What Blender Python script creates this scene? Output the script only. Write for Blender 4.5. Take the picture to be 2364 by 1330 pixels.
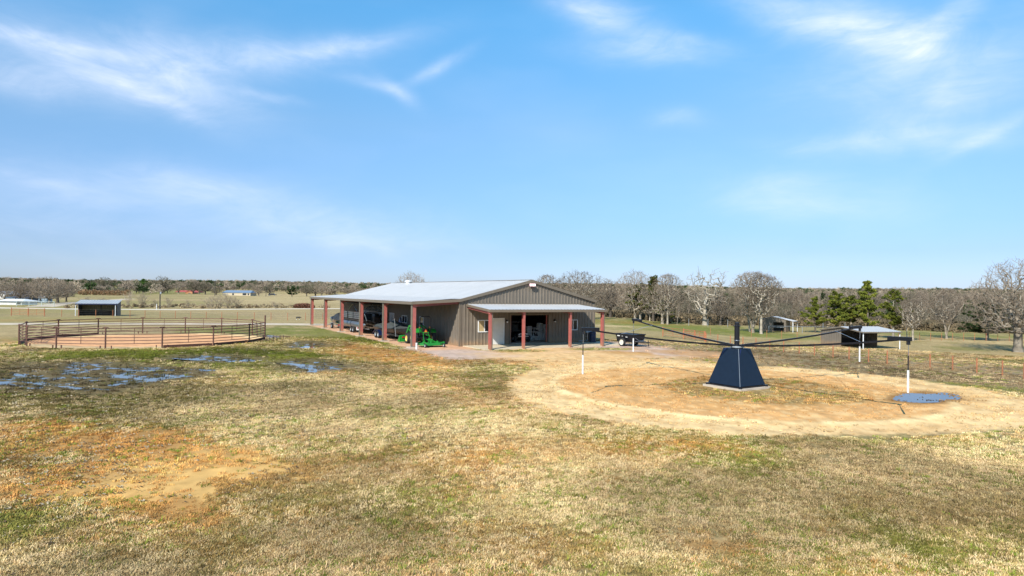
import bpy, math, random
import numpy as np
from mathutils import Vector, Matrix

# ------------------------------------------------------------------ camera, sky, sun, exposure
scene = bpy.context.scene
for o in list(bpy.data.objects): bpy.data.objects.remove(o)
COL = scene.collection
CAM_H = 4.2
FPX, ROLL, PITCH = 1512.2, .0133, -.0082        # focal length in photo pixels, roll, downward pitch (radians)
CX, CY = 1182., 665.

cam_d = bpy.data.cameras.new('camera'); cam = bpy.data.objects.new('camera', cam_d); COL.objects.link(cam)
cam_d.sensor_width = 36; cam_d.lens = FPX / 2364 * 36
cam_d.clip_start = .1; cam_d.clip_end = 9000
scene.cycles.diffuse_bounces = 3; scene.cycles.max_bounces = 8
cam.matrix_world = (Matrix.Translation((0, 0, CAM_H)) @ Matrix.Rotation(math.pi / 2 - PITCH, 4, 'X') @ Matrix.Rotation(ROLL, 4, 'Z'))
scene.camera = cam
scene.render.engine = 'CYCLES'
scene.render.resolution_x, scene.render.resolution_y = 1024, 576
scene.view_settings.view_transform = 'Standard'
scene.view_settings.look = 'None'
scene.view_settings.gamma = 1
scene.view_settings.use_curve_mapping = False
scene.view_settings.exposure = 0.5

SUN = Vector((-.54, -1.106, 1.0)).normalized()
SUN_EL = math.asin(SUN.z)
SUN_AZ = math.atan2(SUN.x, SUN.y)
sd = bpy.data.lights.new('sun', 'SUN'); sd.energy = 5.0; sd.angle = math.radians(.53); sd.color = (1, .955, .88)
so = bpy.data.objects.new('sun', sd); COL.objects.link(so)
so.rotation_euler = SUN.to_track_quat('Z', 'Y').to_euler(); so.location = (-20, -40, 60)


def ray(px, py):
    x, y = px - CX, py - CY
    c, s = math.cos(ROLL), math.sin(ROLL)
    x, y = x * c + y * s, -x * s + y * c
    X, u, d = x / FPX, -y / FPX, 1.
    cp, sp = math.cos(PITCH), math.sin(PITCH)
    return X, d * cp + u * sp, -d * sp + u * cp


world = bpy.data.worlds.new('World'); scene.world = world; world.use_nodes = True
NT = world.node_tree; NT.nodes.clear(); NL = NT.links


def wn(t, **k):
    n = NT.nodes.new(t)
    for a, b in k.items(): setattr(n, a, b)
    return n


def wmath(op, a, b=None, c=None, clamp=False):
    n = wn('ShaderNodeMath', operation=op, use_clamp=clamp)
    for i, v in enumerate((a, b, c)):
        if v is None: continue
        if isinstance(v, (int, float)): n.inputs[i].default_value = v
        else: NL.new(v, n.inputs[i])
    return n.outputs[0]


sky = wn('ShaderNodeTexSky', sky_type='NISHITA', sun_disc=False)
sky.sun_elevation = SUN_EL; sky.sun_rotation = SUN_AZ % (2 * math.pi)
sky.air_density = 1.0; sky.dust_density = .35; sky.ozone_density = 1.6; sky.altitude = 250
tc = wn('ShaderNodeTexCoord'); sep = wn('ShaderNodeSeparateXYZ'); NL.new(tc.outputs['Generated'], sep.inputs[0])
az = wmath('ARCTAN2', sep.outputs[0], sep.outputs[1]); el = wmath('ARCSINE', sep.outputs[2])
# high thin cirrus: streaks at fixed places in the sky dome, broken up by stretched noise
STREAKS = [(80, 84, 130, 14, 7, .52), (160, 105, 120, 12, 12, .36), (280, 160, 220, 46, 17, .55), (330, 222, 130, 17, 20, .45), (80, 180, 170, 34, 2, .5),
           (560, 140, 200, 34, -8, .5), (760, 115, 190, 17, -14, .5), (470, 205, 130, 30, 14, .38), (390, 100, 60, 40, 40, .2), (1010, 152, 75, 10, -28, .45), (850, 200, 60, 10, 6, .35),
           (910, 216, 50, 12, 28, .4), (440, 428, 190, 30, 3, .5), (120, 420, 90, 20, 6, .2), (770, 520, 240, 42, 4, .42), (900, 560, 200, 20, 2, .2),
           (1330, 20, 90, 18, 20, .4), (1425, 55, 120, 38, 24, .55), (1500, 118, 160, 18, 4, .42), (1560, 85, 70, 12, 8, .3), (1880, 35, 190, 32, 24, .75), (2030, 85, 120, 34, 28, .6),
           (2150, 85, 110, 26, -38, .6), (2140, 175, 300, 60, 4, .33), (2260, 170, 130, 60, -30, .25), (2080, 330, 220, 20, 3, .58), (2290, 312, 100, 12, -24, .36),
           (2160, 232, 60, 24, 25, .4), (2080, 290, 70, 22, 10, .35), (1780, 425, 120, 26, -6, .35), (1800, 478, 130, 22, 2, .36), (1555, 278, 55, 15, 4, .34), (620, 228, 60, 7, 5, .35),
           (60, 480, 300, 90, 0, .22), (1700, 600, 300, 30, 0, .12), (2000, 460, 200, 50, 0, .15)]
total = None
comb = wn('ShaderNodeCombineXYZ'); NL.new(az, comb.inputs[0]); NL.new(el, comb.inputs[1])
wn1 = wn('ShaderNodeTexNoise'); wn1.inputs['Scale'].default_value = 5; wn1.inputs['Detail'].default_value = 5
NL.new(comb.outputs[0], wn1.inputs['Vector'])
wsep = wn('ShaderNodeSeparateColor'); NL.new(wn1.outputs['Color'], wsep.inputs[0])
azw = wmath('MULTIPLY_ADD', wmath('SUBTRACT', wsep.outputs[0], .5), .07, az)
elw = wmath('MULTIPLY_ADD', wmath('SUBTRACT', wsep.outputs[1], .5), .045, el)
for (px, py, L, W, ang, st) in STREAKS:
    X, Y, Z = ray(px, py); n = math.sqrt(X * X + Y * Y + Z * Z)
    a0, e0 = math.atan2(X, Y), math.asin(Z / n)
    k = 1 / FPX * math.cos(a0)
    a = math.radians(-ang); ca, sa = math.cos(a), math.sin(a)
    da = wmath('SUBTRACT', azw, a0); de = wmath('SUBTRACT', elw, e0)
    u = wmath('ADD', wmath('MULTIPLY', da, ca / (L * k)), wmath('MULTIPLY', de, sa / (L * k)))
    v = wmath('ADD', wmath('MULTIPLY', da, -sa / (W * k * 1.3)), wmath('MULTIPLY', de, ca / (W * k * 1.3)))
    g = wmath('EXPONENT', wmath('MULTIPLY', wmath('ADD', wmath('MULTIPLY', u, u), wmath('MULTIPLY', v, v)), -.9))
    g = wmath('MULTIPLY', g, st)
    total = g if total is None else wmath('ADD', total, g)
mp = wn('ShaderNodeMapping'); mp.inputs['Scale'].default_value = (7, 17, 1); mp.inputs['Rotation'].default_value = (0, 0, math.radians(-3)); NL.new(comb.outputs[0], mp.inputs[0])
cn = wn('ShaderNodeTexNoise'); cn.inputs['Scale'].default_value = 1; cn.inputs['Detail'].default_value = 8; cn.inputs['Roughness'].default_value = .62; cn.inputs['Distortion'].default_value = 1.1
NL.new(mp.outputs[0], cn.inputs['Vector'])
cr = wn('ShaderNodeMapRange'); cr.inputs[1].default_value = .25; cr.inputs[2].default_value = .75; cr.inputs[3].default_value = .35; cr.inputs[4].default_value = 1.25
NL.new(cn.outputs[0], cr.inputs[0])
mp2 = wn('ShaderNodeMapping'); mp2.inputs['Scale'].default_value = (2.2, 6, 1); NL.new(comb.outputs[0], mp2.inputs[0])
cn2 = wn('ShaderNodeTexNoise'); cn2.inputs['Scale'].default_value = 1; cn2.inputs['Detail'].default_value = 4; NL.new(mp2.outputs[0], cn2.inputs['Vector'])
mp3 = wn('ShaderNodeMapping'); mp3.inputs['Scale'].default_value = (30, 95, 1); mp3.inputs['Rotation'].default_value = (0, 0, math.radians(8)); NL.new(comb.outputs[0], mp3.inputs[0])
cn3 = wn('ShaderNodeTexNoise'); cn3.inputs['Scale'].default_value = 1; cn3.inputs['Detail'].default_value = 5; cn3.inputs['Distortion'].default_value = .6; NL.new(mp3.outputs[0], cn3.inputs['Vector'])
fib = wmath('MULTIPLY_ADD', cn3.outputs[0], .7, .65)
thin = wmath('MULTIPLY', wmath('SUBTRACT', cn2.outputs[0], .48, clamp=True), .55)
cl = wmath('ADD', wmath('MULTIPLY', wmath('MULTIPLY', total, cr.outputs[0]), fib), thin)
cl = wmath('MINIMUM', wmath('MULTIPLY', cl, .60), .8)
# a clean winter blue: less yellow near the horizon than the plain model gives, the same all round
hr = wn('ShaderNodeValToRGB'); NL.new(wmath('MULTIPLY', el, 1 / .6), hr.inputs[0])
hr.color_ramp.elements[0].position = 0.0; hr.color_ramp.elements[0].color = (.45, .56, .93, 1)
hr.color_ramp.elements[1].position = .9; hr.color_ramp.elements[1].color = (.62, 1.33, 1.52, 1)
for p_, c_ in ((.105, (.44, .555, .83, 1)), (.41, (.72, .95, 1.06, 1)), (.667, (.64, 1.25, 1.42, 1))): e_ = hr.color_ramp.elements.new(p_); e_.color = c_
hsv = wn('ShaderNodeMix', data_type='RGBA', blend_type='MULTIPLY'); hsv.inputs[0].default_value = 1; NL.new(sky.outputs[0], hsv.inputs[6]); NL.new(hr.outputs[0], hsv.inputs[7])
mixc = wn('ShaderNodeMix', data_type='RGBA'); NL.new(cl, mixc.inputs[0]); NL.new(hsv.outputs[2], mixc.inputs[6])
mixc.inputs[7].default_value = (6.6, 7.0, 8.1, 1)
bg = wn('ShaderNodeBackground'); bg.inputs[1].default_value = .115; NL.new(mixc.outputs[2], bg.inputs[0])
wo = wn('ShaderNodeOutputWorld'); NL.new(bg.outputs[0], wo.inputs[0])

# ------------------------------------------------------------------ helpers


def G(px, py, z=0.):
    X, Y, Z = ray(px, py); t = (z - CAM_H) / Z
    return Vector((X * t, Y * t, z))


def AT(px, py, Y):
    X, y, Z = ray(px, py); t = Y / y
    return Vector((X * t, Y, CAM_H + Z * t))


def proj_np(X, Y, Z):
    Z = Z - CAM_H
    cp, sp = math.cos(PITCH), math.sin(PITCH)
    d = np.maximum(Y * cp - Z * sp, .5); u = Z * cp + Y * sp
    x = FPX * X / d; y = -FPX * u / d
    return CX + x * math.cos(ROLL) - y * math.sin(ROLL), CY + x * math.sin(ROLL) + y * math.cos(ROLL)


def _hash(ix, iy, seed):
    h = (ix.astype(np.int64) * 374761393 + iy.astype(np.int64) * 668265263 + seed * 69069) & 0x7fffffff
    h = ((h ^ (h >> 13)) * 1274126177) & 0x7fffffff
    h = (h ^ (h >> 16)) & 0xffff
    return h / 65535.


def vnoise(x, y, seed=0):
    ix, iy = np.floor(x), np.floor(y); fx, fy = x - ix, y - iy
    fx = fx * fx * (3 - 2 * fx); fy = fy * fy * (3 - 2 * fy)
    a = _hash(ix, iy, seed); b = _hash(ix + 1, iy, seed); c = _hash(ix, iy + 1, seed); d = _hash(ix + 1, iy + 1, seed)
    return (a * (1 - fx) + b * fx) * (1 - fy) + (c * (1 - fx) + d * fx) * fy


def fbm(x, y, sc, seed=0, oct=4):
    s, a, t = 0, .5, 0
    for i in range(oct):
        s = s + a * vnoise(x * sc + 17.3 * i, y * sc - 9.1 * i, seed + i); t += a; a *= .5; sc *= 2.03
    return s / t


def sst(a, b, x): t = np.clip((x - a) / (b - a), 0, 1); return t * t * (3 - 2 * t)


MATS = {}


def mat(name, col, rough=.6, metal=0., var=.12, vscale=3., bump=0., bscale=40., spec=.5, col2=None, trans=0., coords='Object', emit=None, alpha=None):
    if name in MATS: return MATS[name]
    m = bpy.data.materials.new(name); m.use_nodes = True
    nt = m.node_tree; b = nt.nodes['Principled BSDF']; L = nt.links
    b.inputs['Roughness'].default_value = rough; b.inputs['Metallic'].default_value = metal
    b.inputs['Specular IOR Level'].default_value = spec
    t = nt.nodes.new('ShaderNodeTexCoord')
    n = nt.nodes.new('ShaderNodeTexNoise'); n.inputs['Scale'].default_value = vscale; n.inputs['Detail'].default_value = 6
    L.new(t.outputs[coords], n.inputs['Vector'])
    r = nt.nodes.new('ShaderNodeMapRange'); r.inputs[1].default_value = .3; r.inputs[2].default_value = .7
    L.new(n.outputs[0], r.inputs[0])
    mx = nt.nodes.new('ShaderNodeMix'); mx.data_type = 'RGBA'
    L.new(r.outputs[0], mx.inputs[0])
    c = np.array(col) * .84
    a = c * (1 - var); z = np.minimum(c * (1 + var), 1) if col2 is None else np.array(col2)
    mx.inputs[6].default_value = (*a, 1); mx.inputs[7].default_value = (*z, 1)
    L.new(mx.outputs[2], b.inputs['Base Color'])
    if bump:
        n2 = nt.nodes.new('ShaderNodeTexNoise'); n2.inputs['Scale'].default_value = bscale; n2.inputs['Detail'].default_value = 4
        L.new(t.outputs[coords], n2.inputs['Vector'])
        bm_ = nt.nodes.new('ShaderNodeBump'); bm_.inputs['Strength'].default_value = bump; bm_.inputs['Distance'].default_value = .02
        L.new(n2.outputs[0], bm_.inputs['Height']); L.new(bm_.outputs[0], b.inputs['Normal'])
    if emit: b.inputs['Emission Color'].default_value = (*emit, 1); b.inputs['Emission Strength'].default_value = 1
    if trans: b.inputs['Transmission Weight'].default_value = trans
    MATS[name] = m
    return m


slate = mat('slate_brown_sheet', (.19, .156, .118), .55, .1, .1, 1.3)
slatetrim = mat('slate_brown_trim', (.20, .16, .115), .5, .1, .08, 2)
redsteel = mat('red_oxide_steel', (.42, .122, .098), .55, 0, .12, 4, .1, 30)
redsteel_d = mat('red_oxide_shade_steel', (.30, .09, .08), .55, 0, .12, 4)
galv = mat('galvalume_roof', (.555, .545, .53), .5, .3, .05, .7)
galv_dull = mat('dull_galvanised', (.42, .45, .46), .5, .5, .12, 2)
white = mat('white_paint', (.78, .78, .76), .45, 0, .04)
offwhite = mat('off_white_paint', (.72, .70, .64), .5, 0, .05)
black = mat('black_paint', (.018, .018, .02), .4, 0, .3)
blackm = mat('black_steel', (.012, .013, .018), .32, .2, .3, 4)
rubber = mat('tyre_rubber', (.02, .02, .02), .85, 0, .3, 8)
glass = mat('window_glass', (.03, .035, .04), .05, 0, .1, 2)
blind = mat('tan_blind', (.45, .34, .17), .7)
concrete = mat('concrete', (.52, .43, .33), .85, 0, .14, 1.5, .2, 20)
darkin = mat('shade_dark_deck', (.05, .045, .04), .9)
shed_in = mat('shed_inner_sheet', (.13, .12, .10), .6)
rust = mat('rusty_pipe', (.135, .06, .04), .7, .1, .35, 6)
rustpost = mat('orange_rust_post', (.42, .155, .065), .75, 0, .25, 5)
wire = mat('fence_wire', (.22, .20, .17), .5, .6)
navy = mat('walker_blue_steel', (.007, .015, .031), .42, .25, .12, 5)
green = mat('tractor_green', (.015, .24, .03), .35, 0, .1)
yellow = mat('wheel_yellow', (.72, .55, .12), .45, 0, .08)
chrome = mat('bright_metal', (.55, .56, .58), .3, .9, .05)
orange = mat('safety_orange', (.85, .28, .03), .5)
red = mat('tail_lamp_red', (.5, .02, .03), .3)
cover_g = mat('grey_boat_cover', (.05, .058, .055), .75, 0, .2, 3, .3, 12)
cover_k = mat('black_boat_cover', (.022, .026, .03), .6, 0, .3, 3, .3, 10)
hull_g = mat('green_boat_hull', (.01, .05, .04), .15, .2)
navyp = mat('navy_fender', (.01, .02, .07), .15, .2)
alum = mat('brushed_aluminium', (.22, .26, .29), .35, .7, .15, 4)
bagmat = mat('feed_bag', (.72, .76, .74), .6, 0, .25, 9, .3, 20)
bluep = mat('blue_plastic', (.03, .09, .28), .4)
redbrown = mat('red_brown_twigs', (.20, .085, .05), .85, 0, .4, 6)
wood = mat('weathered_wood', (.24, .18, .12), .8, 0, .3, 5)
skin_k = mat('black_coat', (.015, .014, .013), .7)
redroof = mat('red_roof', (.42, .09, .06), .6)
brick = mat('tan_brick', (.42, .27, .18), .8)
blueroof = mat('blue_grey_roof', (.25, .33, .42), .45, .3)
darkroof = mat('dark_slate_roof', (.05, .055, .08), .6)
cream = mat('cream_siding', (.62, .56, .38), .7)
pink = mat('lamp_glass_pink', (.82, .66, .66), .3, emit=(.9, .62, .62))


def add_dust(m):
    nt = m.node_tree; L = nt.links; b = nt.nodes['Principled BSDF']; src = b.inputs['Base Color'].links[0].from_socket
    t = nt.nodes.new('ShaderNodeTexCoord'); sp = nt.nodes.new('ShaderNodeSeparateXYZ'); L.new(t.outputs['Object'], sp.inputs[0])
    n = nt.nodes.new('ShaderNodeTexNoise'); n.inputs['Scale'].default_value = 2.2; n.inputs['Detail'].default_value = 6; L.new(t.outputs['Object'], n.inputs['Vector'])
    a = nt.nodes.new('ShaderNodeMath'); a.operation = 'MULTIPLY_ADD'; L.new(n.outputs[0], a.inputs[0]); a.inputs[1].default_value = -.9; L.new(sp.outputs[2], a.inputs[2])
    r = nt.nodes.new('ShaderNodeMapRange'); r.inputs[1].default_value = -.35; r.inputs[2].default_value = .12; r.inputs[3].default_value = .6; r.inputs[4].default_value = 0; L.new(a.outputs[0], r.inputs[0])
    mx = nt.nodes.new('ShaderNodeMix'); mx.data_type = 'RGBA'; L.new(r.outputs[0], mx.inputs[0]); L.new(src, mx.inputs[6]); mx.inputs[7].default_value = (.33, .20, .10, 1); L.new(mx.outputs[2], b.inputs['Base Color'])


for m_ in (slate, redsteel): add_dust(m_)


class MB:
    def __init__(s): s.v = []; s.f = []

    def quad(s, a, b, c, d):
        n = len(s.v); s.v += [tuple(a), tuple(b), tuple(c), tuple(d)]; s.f.append((n, n + 1, n + 2, n + 3)); return s

    def poly(s, pts):
        n = len(s.v); s.v += [tuple(p) for p in pts]; s.f.append(tuple(range(n, n + len(pts)))); return s

    def box(s, x0, x1, y0, y1, z0, z1, M=None):
        n = len(s.v)
        p = [(x0, y0, z0), (x1, y0, z0), (x1, y1, z0), (x0, y1, z0), (x0, y0, z1), (x1, y0, z1), (x1, y1, z1), (x0, y1, z1)]
        if M: p = [tuple(M @ Vector(q)) for q in p]
        s.v += p
        for f in ((3, 2, 1, 0), (4, 5, 6, 7), (0, 1, 5, 4), (1, 2, 6, 5), (2, 3, 7, 6), (3, 0, 4, 7)): s.f.append(tuple(n + i for i in f))
        return s

    def hull8(s, p):
        n = len(s.v); s.v += [tuple(q) for q in p]
        for f in ((3, 2, 1, 0), (4, 5, 6, 7), (0, 1, 5, 4), (1, 2, 6, 5), (2, 3, 7, 6), (3, 0, 4, 7)): s.f.append(tuple(n + i for i in f))
        return s

    def bar(s, a, b, w, h=None, up=(0, 0, 1)):
        h = h or w; a, b = Vector(a), Vector(b); d = (b - a).normalized(); up = Vector(up)
        if abs(d.dot(up)) > .95: up = Vector((0, 1, 0))
        x = d.cross(up).normalized() * w / 2; z = x.normalized().cross(d) * h / 2
        return s.hull8([a - x - z, a + x - z, b + x - z, b - x - z, a - x + z, a + x + z, b + x + z, b - x + z])

    def tube(s, pts, r, n=6, caps=True):
        pts = [Vector(p) for p in pts]; rs = r if isinstance(r, (list, tuple)) else [r] * len(pts)
        base = len(s.v); up = None
        for i, p in enumerate(pts):
            d = (pts[min(i + 1, len(pts) - 1)] - pts[max(i - 1, 0)]).normalized()
            if up is None: up = Vector((0, 0, 1)) if abs(d.z) < .9 else Vector((1, 0, 0))
            x = d.cross(up).normalized(); y = x.cross(d).normalized(); up = y
            for k in range(n):
                a = 2 * math.pi * k / n; s.v.append(tuple(p + (x * math.cos(a) + y * math.sin(a)) * rs[i]))
        for i in range(len(pts) - 1):
            for k in range(n):
                k2 = (k + 1) % n; o = base + i * n
                s.f.append((o + k, o + k2, o + n + k2, o + n + k))
        if caps:
            s.f.append(tuple(base + k for k in reversed(range(n)))); e = base + (len(pts) - 1) * n; s.f.append(tuple(e + k for k in range(n)))
        return s

    def lathe(s, c, axis, prof, n=16):
        c = Vector(c); ax = Vector(axis).normalized(); u = ax.orthogonal().normalized(); w = ax.cross(u); base = len(s.v)
        for (r, h) in prof:
            for k in range(n):
                a = 2 * math.pi * k / n; s.v.append(tuple(c + ax * h + (u * math.cos(a) + w * math.sin(a)) * max(r, .0005)))
        for i in range(len(prof) - 1):
            for k in range(n):
                k2 = (k + 1) % n; o = base + i * n; s.f.append((o + k, o + k2, o + n + k2, o + n + k))
        return s

    def loft(s, rings, caps=True):
        base = len(s.v); n = len(rings[0])
        for r in rings: s.v += [tuple(p) for p in r]
        for i in range(len(rings) - 1):
            for k in range(n):
                k2 = (k + 1) % n; o = base + i * n; s.f.append((o + k, o + k2, o + n + k2, o + n + k))
        if caps:
            s.f.append(tuple(base + k for k in reversed(range(n)))); e = base + (len(rings) - 1) * n; s.f.append(tuple(e + k for k in range(n)))
        return s

    def ribs(s, O, u, v, nrm, LU, LV, pitch=.305, h=.042, openings=(), vtop=None, phase=.08):
        """ribbed metal sheet: ribs run along v, spaced along u; vtop(uu) gives the sheet's top; openings are (u0,u1,v0,v1)"""
        O, u, v, nrm = map(Vector, (O, u, v, nrm)); top = vtop or (lambda x: LV)
        br = {0.: 0., LU: 0.}
        x = phase
        while x < LU - .1:
            for dx, hh in ((0, 0), (.025, h), (.075, h), (.10, 0)): br[round(x + dx, 4)] = hh
            x += pitch
        xs0 = sorted(br); hs0 = [br[a] for a in xs0]
        xs = sorted(set(xs0) | {c for o in openings for c in o[:2]})
        if vtop: xs = sorted(set(xs) | {LU / 2})
        hs = [float(np.interp(a, xs0, hs0)) for a in xs]
        for i in range(len(xs) - 1):
            a, b = xs[i], xs[i + 1]; mid = (a + b) / 2
            if b - a < 1e-5: continue
            cuts = [(0, 1)]; ops = sorted([(o[2], o[3]) for o in openings if o[0] - 1e-6 <= mid <= o[1] + 1e-6])
            lo = 0.; spans = []
            for (c, d) in ops:
                if c > lo + 1e-4: spans.append((lo, c))
                lo = d
            spans.append((lo, None))
            for (c, d) in spans:
                ta, tb = (top(a), top(b)) if d is None else (d, d)
                if max(ta, tb) <= c: continue
                s.quad(O + u * a + v * c + nrm * hs[i], O + u * b + v * c + nrm * hs[i + 1], O + u * b + v * tb + nrm * hs[i + 1], O + u * a + v * ta + nrm * hs[i])
        return s

    def mesh(s, name, m, smooth=False):
        me = bpy.data.meshes.new(name); me.from_pydata(s.v, [], s.f); me.update()
        if m: me.materials.append(m)
        if smooth: me.polygons.foreach_set('use_smooth', [True] * len(me.polygons))
        return me

    def build(s, name, m, parent=None, smooth=False, loc=None, rz=0., label=None):
        o = bpy.data.objects.new(name, s.mesh(name, m, smooth)); COL.objects.link(o)
        if parent is not None: o.parent = parent
        if loc is not None: o.location = loc
        if rz: o.rotation_euler = (0, 0, rz)
        if label: o['label'] = label
        return o


def tag(o, label=None, cat=None, group=None, kind=None):
    if label: o['label'] = label
    if cat: o['category'] = cat
    if group: o['group'] = group
    if kind: o['kind'] = kind
    return o


def empty(name, loc, rz=0., label=None, cat=None, group=None):
    o = bpy.data.objects.new(name, None); COL.objects.link(o); o.location = loc; o.rotation_euler = (0, 0, rz); o.empty_display_size = .3
    return tag(o, label, cat, group)


def copy_tree(o, parent=None, skip=('label',)):
    c = o.copy(); COL.objects.link(c)
    if parent is not None: c.parent = parent
    for ch in o.children: copy_tree(ch, c)
    return c


def part_copy(o, parent, M=None, loc=None, rz=None):
    c = o.copy(); COL.objects.link(c); c.parent = parent
    if loc is not None: c.location = loc
    if rz is not None: c.rotation_euler = (0, 0, rz)
    return c


def wheel(parent, c, R, w, rim, axis=(1, 0, 0), name='wheel', lugs=0, rimfrac=.6):
    mb = MB(); c = Vector(c)
    mb.lathe(c, axis, [(R * rimfrac, -w / 2), (R * .93, -w / 2), (R, -w * .35), (R, w * .35), (R * .93, w / 2), (R * rimfrac, w / 2)], 20)
    ax = Vector(axis).normalized(); u = ax.orthogonal().normalized(); v = ax.cross(u)
    for k in range(lugs):
        a = 2 * math.pi * k / lugs; d = u * math.cos(a) + v * math.sin(a)
        sg = 1 if k % 2 else -1
        t = (v * math.cos(a) - u * math.sin(a))
        mb.bar(c + d * R * 1.0 + ax * sg * w * .47 - t * R * .10, c + d * R * 1.0 + ax * sg * w * .02 + t * R * .04, R * .09, R * .09, up=tuple(d))
    o = mb.build(name, rubber, parent)
    r = MB().lathe(c, axis, [(.01, -w * .3), (R * .25, -w * .32), (R * .5, -w * .2), (R * rimfrac, -w * .45), (R * rimfrac, w * .45), (R * .5, w * .2), (R * .25, w * .32), (.01, w * .3)], 16)
    r.build('rim', rim, o)
    return o

# ------------------------------------------------------------------ the ground: one sheet to the horizon
BX, BY, YAW = -4.075, 51.22, .5116                # barn corner and heading
sA = np.array([math.cos(YAW), math.sin(YAW)]); tA = np.array([-math.sin(YAW), math.cos(YAW)])


def BW(x, y, z=0.): p = np.array([BX, BY]) + sA * x + tA * y; return Vector((p[0], p[1], z))


WX, WY = 10.46, 30.39                              # horse walker
PX_, PY_, PR = -29.53, 53.8, 8.78                  # round pen

DRY = np.array((.40, .285, .125)); STRAW = np.array((.56, .425, .215)); OLIVE = np.array((.155, .135, .030)); GREENG = np.array((.12, .145, .016))
MUD = np.array((.115, .085, .045)); SOIL = np.array((.49, .25, .075)); SOILY = np.array((.68, .40, .13)); SAND = np.array((.72, .44, .19)); SANDP = np.array((.84, .62, .31))
PENSAND = np.array((.70, .36, .17)); GRAVEL = np.array((.52, .37, .28)); PADD = np.array((.30, .22, .125)); FIELD = np.array((.40, .30, .145)); GREEN = np.array((.155, .18, .028))

# puddles: photo ellipses (cx, cy, rx, ry) on the ground; the land dips under them
PUD = [(175, 871, 220, 31, 1.), (60, 888, 95, 16, 1.), (300, 856, 150, 13, .8), (400, 860, 90, 11, .95), (485, 828, 100, 8.5, 1.1), (712, 845, 74, 12, 1.12), (705, 797, 44, 9, 1.05), (628, 777, 24, 3.5, .7)]
PUDR = [(2136, 918, 70, 11.5, 1.), (2100, 911, 30, 5.5, .9)]


def ell(U, V, cx, cy, rx, ry, ang=0.):
    a = math.radians(ang); du, dv = U - cx, V - cy
    x = du * math.cos(a) + dv * math.sin(a); y = -du * math.sin(a) + dv * math.cos(a)
    return np.sqrt((x / rx) ** 2 + (y / ry) ** 2)


def hills(X, Y):
    r = np.hypot(X, Y); a = np.arctan2(X, Y)
    h = sst(560, 1500, r) * (17 + 3 * np.sin(a * 5 + 1) + 2 * np.sin(a * 13)) + sst(1500, 2600, r) * 6
    h = h + sst(250, 800, r) * (fbm(X, Y, .006, 5, 3) - .5) * 2.5
    return h - sst(2600, 3600, r) * 60


def pudfield(U, V, X, Y, L, amp):
    best = np.full(U.shape, 9.)
    for (cx, cy, rx, ry, s) in L: best = np.minimum(best, ell(U, V, cx, cy, rx, ry) / s)
    return best + (fbm(X, Y, .55, 31, 4) - .5) * amp


def ground_height(X, Y):
    U, V = proj_np(X, Y, 0 * X)
    far = sst(90, 40, np.hypot(X, Y)); fr = (Y > 5)
    h = hills(X, Y) + (fbm(X, Y, 1.3, 3, 4) - .5) * .05 * far
    d = pudfield(U, V, X, Y, PUD, 1.0)
    h = h - sst(1.35, .6, d) * .062 * fr + sst(1.4, .9, d) * fr * (fbm(X * .5, Y, 2.3, 44, 5) - .425) * .36
    d = pudfield(U, V, X, Y, PUDR, .6)
    h = h - sst(1.15, .8, d) * .05 * fr
    # worn track: shallow groove under the rods
    r = np.hypot(X - WX, Y - WY)
    h = h - np.exp(-((r - 9.6) / 1.1) ** 2) * .05 + (fbm(X, Y, 3.4, 83, 3) - .5) * .05 * sst(12.5, 11, r) + np.exp(-((r - 8.35) / .25) ** 2) * .03
    # flat pads under pen and barn
    return h


UNDER = 1.


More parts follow.
